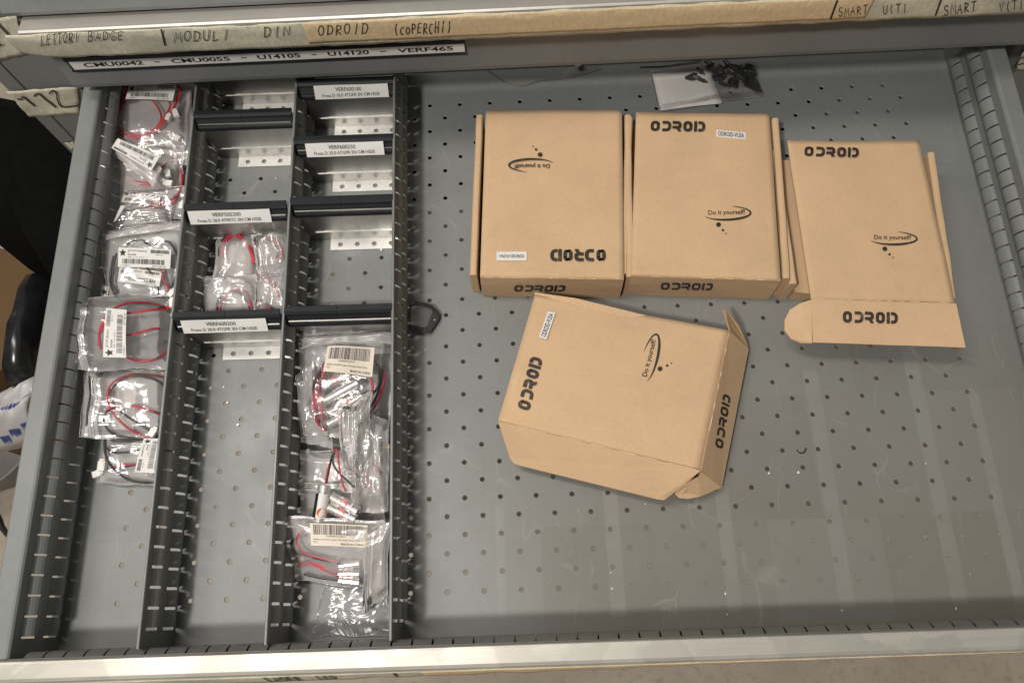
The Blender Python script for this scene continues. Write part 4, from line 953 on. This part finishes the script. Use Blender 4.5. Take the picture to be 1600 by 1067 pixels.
cable('red and black loop in the back left small bag', [('wire_red', [(344, 403, .020), (346, 388, .021), (352, 374, .022), (364, 366, .022), (376, 370, .022), (388, 382, .022), (394, 396, .022), (398, 412, .02)]), ('wire_red', [(347, 402, .02), (350, 386, .021), (358, 372, .022), (368, 368, .022), (382, 378, .022), (392, 396, .021), (396, 412, .02)]), ('wire_black', [(342, 400, .019), (343, 386, .02), (350, 372, .021), (362, 365, .021)])])
cable('red and black loop in the back right small bag', [('wire_red', [(418, 372, .024), (430, 378, .025), (439, 390, .025), (438, 402, .025), (434, 412, .024)]), ('wire_red', [(420, 371, .025), (433, 379, .026), (441, 392, .026), (440, 404, .025)]), ('wire_black', [(416, 373, .024), (428, 380, .025), (435, 392, .025), (432, 404, .025)])])
cable('red loop in the front right small bag', [('wire_red', [(398, 430, .021), (412, 430, .022), (424, 440, .022), (434, 455, .022), (436, 464, .021)]), ('wire_black', [(400, 433, .02), (414, 435, .021), (426, 446, .021), (430, 452, .021)]), ('wire_red', [(400, 472, .016), (412, 476, .016), (424, 484, .016)]), ('wire_black', [(398, 469, .016), (414, 474, .016), (432, 486, .015)])])
cable('red and black loop in the front left small bag', [('wire_red', [(342, 486, .02), (348, 472, .021), (356, 460, .022), (368, 453, .022), (380, 454, .022), (388, 464, .022), (394, 486, .02)]), ('wire_black', [(339, 484, .02), (341, 470, .021), (350, 458, .022), (362, 455, .022), (374, 458, .022), (386, 472, .021), (392, 486, .02)])])

# laser modules and their bags in the third column
def module(label, a, b, z, sticker='red_label', rad=.0047, brass=False, za=None, group='small laser modules'):
    A = P(*a, z); B_ = P(*b, za if za is not None else z); L = (B_ - A).length; mid = (A + B_) / 2
    t = thing('laser_module', label, 'laser module', (mid.x, mid.y, 0), group)
    mb = MB().use('brass' if brass else 'chrome'); pr = [(0, rad * .55), (0, rad * .9), (L * .02, rad)]
    for k in range(5): pr += [(L * (.06 + .05 * k), rad), (L * (.075 + .05 * k), rad * .86), (L * (.09 + .05 * k), rad * .86), (L * (.105 + .05 * k), rad)]
    pr += [(L * .80, rad), (L * .80, rad * .8), (L * .84, rad * .8), (L * .84, rad * .97), (L * .985, rad * .97), (L, rad * .85), (L, rad * .4)]
    mb.revolve(A, B_, pr, 20); mb.build('body', t, smooth=False)
    if sticker:
        t_ = (B_ - A).normalized(); e_ = t_.cross(V((0, 0, 1))).normalized(); g_ = e_.cross(t_)
        def cyl(d, a): return A + t_ * (L * d) + (e_ * math.sin(R(a)) + g_ * math.cos(R(a))) * rad * 1.03
        mb = MB()
        if sticker == 'orange_label': mb.use('paper').grid(lambda u, v: cyl(.2 + .58 * u, -20 + 110 * v), 6, 8); mb.use('black_rubber').grid(lambda u, v: cyl(.2 + .58 * u, -110 + 88 * v), 6, 8)
        else: mb.use('paper').grid(lambda u, v: cyl(.72 + .06 * u, -80 + 160 * v), 2, 10)
        mb.use(sticker); mb.ellipse(lambda x, y: A + t_ * (L * x) + (e_ * math.sin(R(y)) + g_ * math.cos(R(y))) * rad * 1.07, .50 if sticker != 'orange_label' else .34, 0 if sticker != 'orange_label' else 25, .11, 42 if sticker != 'orange_label' else 38, 24)
        mb.build('sticker', t, smooth=True)
    return t
G3 = 'clear bags of laser modules in the third column'
for lb, a, b, z, st, br in (('chrome laser module with red sticker, topmost in the labelled bag', (499, 607), (548, 585), .036, 'red_label', False),
        ('chrome laser module lying across the middle of the labelled bag', (509, 626), (560, 598), .0385, None, False),
        ('ribbed chrome laser module on the right in the labelled bag', (566, 618), (530, 642), .036, 'red_label', False),
        ('chrome laser module at the lower left of the labelled bag', (513, 646), (552, 625), .033, 'red_label', False),
        ('chrome laser module lowest in the labelled bag, under the zip strip', (512, 664), (556, 640), .031, 'red_label', False),
        ('brass ended laser module peeping out at the right divider', (596, 699), (611, 699), .016, None, True)):
    module(lb, a, b, z, st, .0050, br)
t, f = bag('zip_bag', 'clear zip bag with cream barcode label over silver modules, topmost in the third column', [(476, 680), (606, 690), (614, 510), (468, 522)], (.026, .022, .030, .032), seed=41, zipv=(.84, .94), group=G3, puff=.012, amp=.004, n=(34, 34))
module_label(t, [(505, 580), (581, 588), (585, 542), (512, 541)], (.030, .030, .030, .030), 3, f)
cable('red and black leads around the silver modules', [('wire_red', [(508, 570, .03), (498, 590, .032), (492, 615, .032), (492, 640, .03), (496, 660, .026), (510, 672, .022)]), ('wire_red', [(506, 576, .03), (496, 598, .032), (494, 628, .032), (498, 655, .03)]), ('wire_red', [(511, 575, .03), (500, 605, .03), (502, 640, .03), (508, 655, .028)]), ('wire_black', [(511, 563, .03), (497, 584, .031), (490, 606, .031), (494, 640, .029), (500, 660, .026)]),
    ('wire_black', [(584, 562, .034), (592, 580, .034), (590, 605, .034), (575, 622, .03)]), ('wire_red', [(601, 582, .034), (598, 605, .034), (588, 630, .032), (576, 648, .028)]), ('wire_black', [(597, 577, .034), (594, 600, .034), (584, 628, .032), (570, 645, .028)]), ('wire_red', [(580, 590, .032), (582, 610, .032), (574, 632, .03)])], group='module leads', name='module_leads', under=f)
t, f = bag('zip_bag', 'clear bag standing along the middle divider beside the labelled module bag', [(470, 690), (520, 700), (500, 560), (462, 590)], (.020, .020, .046, .050), seed=42, group=G3, puff=.004, amp=.004)
t, f = bag('zip_bag', 'crumpled milky bag with ribbed zip strip twisted down the middle of the third column', [(545, 800), (606, 800), (608, 660), (560, 640)], (.024, .026, .034, .040), mats=('film_milky', 'film_zip'), seed=43, group=G3, puff=.014, amp=.008, n=(36, 36), crumple=.8)
t, f = bag('zip_bag', 'twisted ribbed zip end of a bag below the silver modules', [(535, 745), (575, 715), (580, 612), (528, 640)], (.030, .034, .050, .050), mats=('film_milky', 'film_zip'), seed=44, group=G3, puff=.006, amp=.006, zipv=('u', .1, .6), n=(30, 30))
t, f = bag('zip_bag', 'clear zip bag holding loose modules under the red and black leads', [(468, 812), (600, 815), (596, 700), (470, 705)], (.012, .012, .018, .018), seed=45, group=G3, zipv=(.38, .5), puff=.008, amp=.003)
cable('red leads inside the crumpled milky bag', [('wire_red', [(552, 735, .028), (562, 748, .028), (570, 764, .026)]), ('wire_red', [(566, 732, .03), (574, 748, .03), (580, 764, .028)]), ('wire_red', [(584, 722, .03), (592, 742, .03)]), ('wire_red', [(612, 726, .02), (613, 746, .02)])], group='module leads', name='module_leads')
wire_label(t, [(512, 752), (545, 752), (545, 724), (512, 726)], .012, blank=True)
module('laser module with white wrap and orange warning label, standing loose on the bags', (497, 822), (507, 757), .034, 'orange_label', .0062, False, .040)
lm = [o for o in COL.objects if o.name.startswith('laser_module')][-1]
cable('stiff red and black leads rising from the loose laser module', [('wire_red', [(508, 756, .042), (512, 735, .046), (519, 713, .052), (524, 702, .056), (527, 706, .056), (530, 728, .052), (534, 752, .048), (541, 768, .046)]), ('wire_black', [(510, 755, .042), (515, 730, .048), (519, 712, .053), (522, 708, .054), (520, 722, .052), (528, 737, .050), (542, 750, .048), (553, 761, .046)])], group='module leads', name='module_leads', r=.0009)
module('ribbed laser module with red sticker lying right of the loose wrapped one', (517, 776), (560, 800), .032, 'red_label', .0058)
module('plain chrome laser module slanting under the wrapped one', (514, 792), (556, 812), .034, 'red_label', .0050)
t, f = bag('zip_bag', 'frosted zip bag with cream barcode label and three modules, frontmost in the third column', [(462, 905), (600, 920), (602, 812), (440, 808)], (.014, .014, .036, .040), mats=('film_milky', 'film_zip'), seed=46, group=G3, puff=.008, amp=.0014, n=(30, 30))
module_label(t, [(486, 852), (572, 855), (574, 820), (484, 817)], (.020, .020, .020, .020), 5, f)
for k, (lb, a, b) in enumerate((('ribbed chrome module, upper of the three in the frontmost bag', (562, 880), (530, 884)), ('chrome module with red dot, middle of the three in the frontmost bag', (562, 896), (530, 896)), ('chrome module, lowest of the three in the frontmost bag', (562, 910), (530, 907)))):
    module(lb, a, b, .0225, 'red_label' if k == 1 else None, .0044)
cable('red and black leads in the frontmost bag', [('wire_red', [(482, 824, .024), (468, 834, .022), (465, 846, .02), (474, 862, .018), (492, 869, .016), (532, 878, .014)]), ('wire_black', [(480, 836, .02), (460, 842, .02), (456, 852, .018), (466, 864, .016), (492, 871, .015), (530, 880, .014)]), ('wire_red', [(468, 880, .014), (486, 878, .014), (504, 884, .014), (530, 896, .014)]), ('wire_red', [(470, 884, .013), (490, 882, .013), (508, 890, .013), (530, 900, .013)]), ('wire_black', [(475, 896, .012), (500, 902, .012), (530, 906, .013)])], group='module leads', name='module_leads', under=f)
t, f = bag('zip_bag', 'milky folded zip flap hanging at the right of the frontmost bag', [(562, 960), (606, 930), (610, 815), (570, 838)], (.012, .020, .048, .044), mats=('film_milky', 'film_zip'), seed=47, group=G3, puff=.006, amp=.002, zipv=('u', .04, .45), n=(26, 30))
t, f = bag('cellophane_bag', 'crinkled shiny cellophane lying on the drawer bottom below the frontmost bag', [(486, 995), (610, 992), (604, 905), (510, 900)], (.002, .004, .006, .003), mats=('film_clear', 'film_clear'), seed=48, group=G3, puff=.002, amp=.0022, n=(44, 44), crumple=3)

# ------------------------------------------------------------------ bag of black standoffs at the back, plus small loose things
t, f = bag('zip_bag', 'flat clear bag at the back of the drawer with white card and black pieces', [(1030, 174), (1194, 150), (1178, 92), (1014, 112)], (.003, .003, .006, .006), mats=('film_clear', 'film_clear'), seed=51, group=None, puff=.008, amp=.001, zipv=(.0, .13))
cr = [P(x, y, .0045) for x, y in ((1032, 173), (1129, 162), (1110, 109), (1019, 116))]; fc = bil(cr)
mb = MB().use('paper_grey'); mb.slab(lambda u, v: fc(u, v) + V((0, 0, .001 * math.sin(u * 3))), 8, 6, .0003)
tag(mb.build('paper_card', smooth=True), 'plain white paper card lying in the flat bag at the back', 'paper')
rnd = random.Random(5); proto = None
mbp = MB().use('black_rubber'); mbp.revolve((-.006, 0, 0), (.006, 0, 0), [(0, .0012), (0, .0022), (.0002, .0025), (.009, .0025), (.009, .0013), (.012, .0012), (.012, .0006)], 6)
spots = [(1082, 118, 25), (1090, 122, -25), (1078, 123, -22), (1098, 126, -28)] + [(min(1172, max(1092, rnd.gauss(1136, 22))), min(122, max(99, rnd.gauss(111, 7))), rnd.uniform(-60, 60)) for _ in range(38)] + [(1140, 128, 70), (1149, 130, 70), (1166, 126, 80), (1130, 131, -25)]
for k, (x, y, a) in enumerate(spots):
    if proto is None: proto = mbp.build('standoff'); o = proto
    else: o = proto.copy(); COL.objects.link(o)
    p = P(x, y, .0095 + .004 * rnd.random() if k > 3 else .009); o.location = p; o.rotation_euler = (rnd.uniform(0, 1), rnd.uniform(-.06, .06), R(a)); o.scale = (.92, .92, .92)
    tag(o, 'small black plastic standoff heaped in the flat bag at the back', 'standoff', 'black standoffs in the flat bag')
# thin wire and screw
mb = MB().use('wire_grey'); mb.tube(smooth_path([P(*q) for q in ((752, 104, .002), (772, 116, .002), (790, 128, .002), (815, 134, .002), (845, 126, .002), (885, 121, .003), (912, 113, .004), (936, 103, .006))], 8), .0006, 6)
tag(mb.build('thin_wire', smooth=True), 'thin grey wire curling on the drawer bottom under the cabinet lip', 'wire')
p = P(903, 108, .0); mb = MB().use('screw'); mb.revolve(p, p + V((0, 0, .012)), [(0, .0018), (.008, .0018), (.008, .0042), (.0105, .0042), (.0118, .003)], 12)
tag(mb.build('screw', smooth=False), 'small silver screw head beside the thin wire at the back', 'screw')
mb = MB().use('black_rubber'); mb.tube(smooth_path([P(*q) for q in ((1000, 105, .002), (1035, 104, .002), (1060, 101, .002), (1095, 96, .003))], 8), .0006, 6)  # black strand modelled in for the shadow line along the lip
tag(mb.build('shadow_line', smooth=True), 'thin black strand added as the shadow line under the cabinet lip behind the flat bag', 'shadow_line')
# black frame with dark window leaning out of the divider
fr = thing('window_tag', 'small black plastic frame with clear window and pointed end beside the right divider', 'tag', tuple(P(662, 497, 0)))
outl = [P(x, y, z) for x, y, z in ((640, 475, .012), (648, 471, .012), (676, 478, .006), (687, 490, .005), (686, 500, .005), (672, 521, .005), (662, 522, .006), (640, 515, .012))]
inl = [P(x, y, z) for x, y, z in ((642, 480, .012), (648, 477, .0115), (672, 482, .007), (676, 486, .0065), (676, 488, .0065), (668, 511, .0062), (662, 513, .0068), (641, 509, .012))]
mb = MB().use('black_rubber'); n = len(outl); up = V((0, 0, .0022))
mb.add(outl + inl + [q + up for q in outl] + [q + up for q in inl], [x for i in range(n) for j in [(i + 1) % n] for x in ((2 * n + i, 2 * n + j, 3 * n + j, 3 * n + i), (i, j, 2 * n + j, 2 * n + i), (n + j, n + i, 3 * n + i, 3 * n + j))])
mb.build('frame', fr)
mb = MB().use('film_dark'); mb.add([q + up * .5 for q in inl], [tuple(range(n))]); mb.build('window', fr)
mb = MB().use('screw'); q = P(679, 500, .0078); mb.revolve(q, q + V((0, 0, .0006)), [(0, .0008), (.0006, .0006)], 8); mb.build('rivet', fr)
# white crumbs lying on the bottom
for k, (x, y, s, lb) in enumerate(((350, 605, .0024, 'white crumb in the second column, upper left of the pair of crumbs'), (356, 629, .0030, 'white crumb in the second column, above the square crumb'), (372, 664, .0034, 'square white crumb in the second column'), (596, 391, .0034, 'clear white crumb just below the third column foot strip'), (431, 280, .002, 'tiny white crumb in the upper compartment of the second column'), (1008, 787, .0012, 'tiny white speck near the left corner of the turned box'), (664, 547, .0016, 'tiny white speck on the open bottom beside the right divider'))):
    p = P(x, y, 0); mb = MB().use('white_plastic'); rr = random.Random(k)
    b = [V((p.x + s * .5 * math.cos(R(a)) * rr.uniform(.7, 1.1), p.y + s * .5 * math.sin(R(a)) * rr.uniform(.7, 1.1), .0003)) for a in (20, 110, 200, 290)]
    mb.hexa(b, [q + V((s * .05, 0, s * .45)) for q in b]); tag(mb.build('crumb'), lb, 'crumb', 'white crumbs on the drawer bottom')

for k, (x, y) in enumerate(((954, 894), (956, 919), (1133, 927), (1136, 959), (1315, 953), (1493, 950), (1446, 724), (1201, 739), (1247, 738))):
    p = P(x, y, 0); mb = MB().use('white_plastic'); l = .0005 + .0003 * (k % 3); a_ = (.0003, .0) if k > 6 else (0, 0)
    b = [V((p.x - .0005 - a_[0], p.y - l, .0002)), V((p.x + .0004 + a_[0], p.y - l, .0002)), V((p.x + .0006 + a_[0], p.y + l, .0002)), V((p.x - .0004 - a_[0], p.y + l * .8, .0002))]
    mb.hexa(b, [q + V((.0001, 0, .0004)) for q in b]); tag(mb.build('fleck'), 'tiny bright fleck on the worn stripes of the open drawer bottom', 'fleck', 'bright flecks on the drawer bottom')
mb = MB().use('black_rubber'); mb.tube(smooth_path([P(*q) for q in ((1245, 702, .001), (1249, 707, .0006), (1255, 707, .0006), (1258, 704, .001), (1259, 700, .002))], 6), .0005, 6, r1=.0009)
tag(mb.build('sliver', smooth=True), 'tiny curved black sliver on the bare drawer bottom right of the turned box', 'sliver')
# ------------------------------------------------------------------ what stands on the floor left of the cabinet
def lump(name, pts, zt, zb, key, label, cat, seed=1, amp=.02, smooth=True):
    """an upright mass with outline pts (pixels at height zt) from zt down to zb"""
    top = [P(x, y, zt) for x, y in pts]; c = sum(top, V()) / len(top); n = len(top); rings = []
    prof = ((0, .0), (.35, .0), (.75, .03), (.95, .10), (1, .25), (1, 1.0))
    for s, d in prof: rings.append([V((c.x + (p.x - c.x) * s, c.y + (p.y - c.y) * s, zt + (zb - zt) * d)) + V((nz(i, s, 1.1, seed), nz(i, s, 1.1, seed + 2), nz(i, s, 1.3, seed + 4))) * amp * (s if d < .9 else .2) for i, p in enumerate(top)])
    vs = [v for r in rings for v in r]; mb = MB().use(key)
    mb.add(vs, [(k * n + i, k * n + (i + 1) % n, (k + 1) * n + (i + 1) % n, (k + 1) * n + i) for k in range(len(prof) - 1) for i in range(n)] + [tuple((len(prof) - 1) * n + i for i in range(n - 1, -1, -1))])
    o = mb.build(name, smooth=smooth, loc=(c.x, c.y, FZ)); tag(o, label, cat); return o
lump('black_bag', [(130, 90), (20, 120), (-60, 110), (-120, 200), (-60, 340), (8, 340), (18, 378), (50, 405), (85, 412), (140, 380)], -.20, FZ + .01, 'dark_void', 'large black bag in the dark gap left of the drawer', 'bag', 2, .03)
def carton(name, px, z, key, label, hgt):
    c = [P(x, y, z) for x, y in px]; b = [V((p.x, p.y, max(FZ + .002, z - hgt))) for p in c]; m = sum(c, V()) / 4
    mb = MB().use(key); mb.hexa(b, c); o = mb.build(name, loc=(m.x, m.y, FZ), bevel=.003); tag(o, label, 'box'); return o
carton('carton', [(-60, 620), (25, 560), (62, 402), (-30, 380)], -.42, 'card_shaded', 'brown carton behind the black wrapped parcel left of the drawer', .32)
carton('carton', [(-40, 690), (80, 650), (110, 430), (40, 470)], -.50, 'card_shaded', 'low brown carton between the wrapped parcel and the drawer', .24)
lump('wrapped_parcel', [(34, 400), (62, 404), (60, 440), (50, 480), (40, 530), (22, 580), (-20, 600), (-14, 540), (6, 480), (22, 430)], -.36, FZ + .01, 'black_wrap', 'narrow black plastic wrapped parcel leaning between the cartons', 'parcel', 5, .022)
# white sack with blue print
def sack(u, v):
    A = P(-40, 668, -.40).lerp(P(75, 602, -.40), u); B_ = P(-40, 716, -.46).lerp(P(66, 692, -.46), u); p = A.lerp(B_, v)
    return p + V((0, 0, .045 * math.sin(v * math.pi) + .012 * nz(u, v, 6, 3)))
mb = MB().use('white_bag'); mb.slab(sack, 24, 10, .03)
mb.use('blue_print')
for u0, v0, ww in ((.62, .22, .2), (.84, .12, .1), (.55, .80, .12), (.70, .74, .13), (.86, .70, .1)):
    rr = random.Random(int(u0 * 100))
    for k in range(6): 
        a = u0 + ww * k / 6; mb.poly(lambda x, y: sack(x, y) + V((0, 0, .004)), [(a, v0), (a + ww / 8, v0 + .02), (a + ww / 9, v0 + rr.uniform(.08, .15)), (a + .004, v0 + rr.uniform(.06, .14))])
o = mb.build('sack', smooth=True); tag(o, 'white plastic sack with blue print on the floor left of the drawer', 'sack')
# grey bin with a rounded rim
c = P(-6, 690, -.60); mb = MB().use('grey_sheet'); c = P(-8, 800, -.62)
rim = P(44, 738, -.62); rad_ = .17; c = V((rim.x - .15, rim.y + .12, 0))
mb.revolve((c.x, c.y, FZ + .002), (c.x, c.y, 0), [(0, .13), (.10, rad_ - .01), (.128, rad_), (.133, rad_ + .003), (.136, rad_), (.128, rad_ - .006), (.02, .12)], 40)
tag(mb.build('bin', smooth=True, loc=(c.x, c.y, FZ)), 'low grey round bin on the floor under the white sack', 'bin')
mb = MB().use('black_rubber'); mb.tube(smooth_path([P(*q, FZ + .004) for q in ((-60, 770), (-10, 800), (4, 826), (18, 840), (40, 850), (90, 860))], 8), .0045, 8)
tag(mb.build('power_cable', smooth=True), 'black cable lying on the concrete floor at the left edge', 'cable')
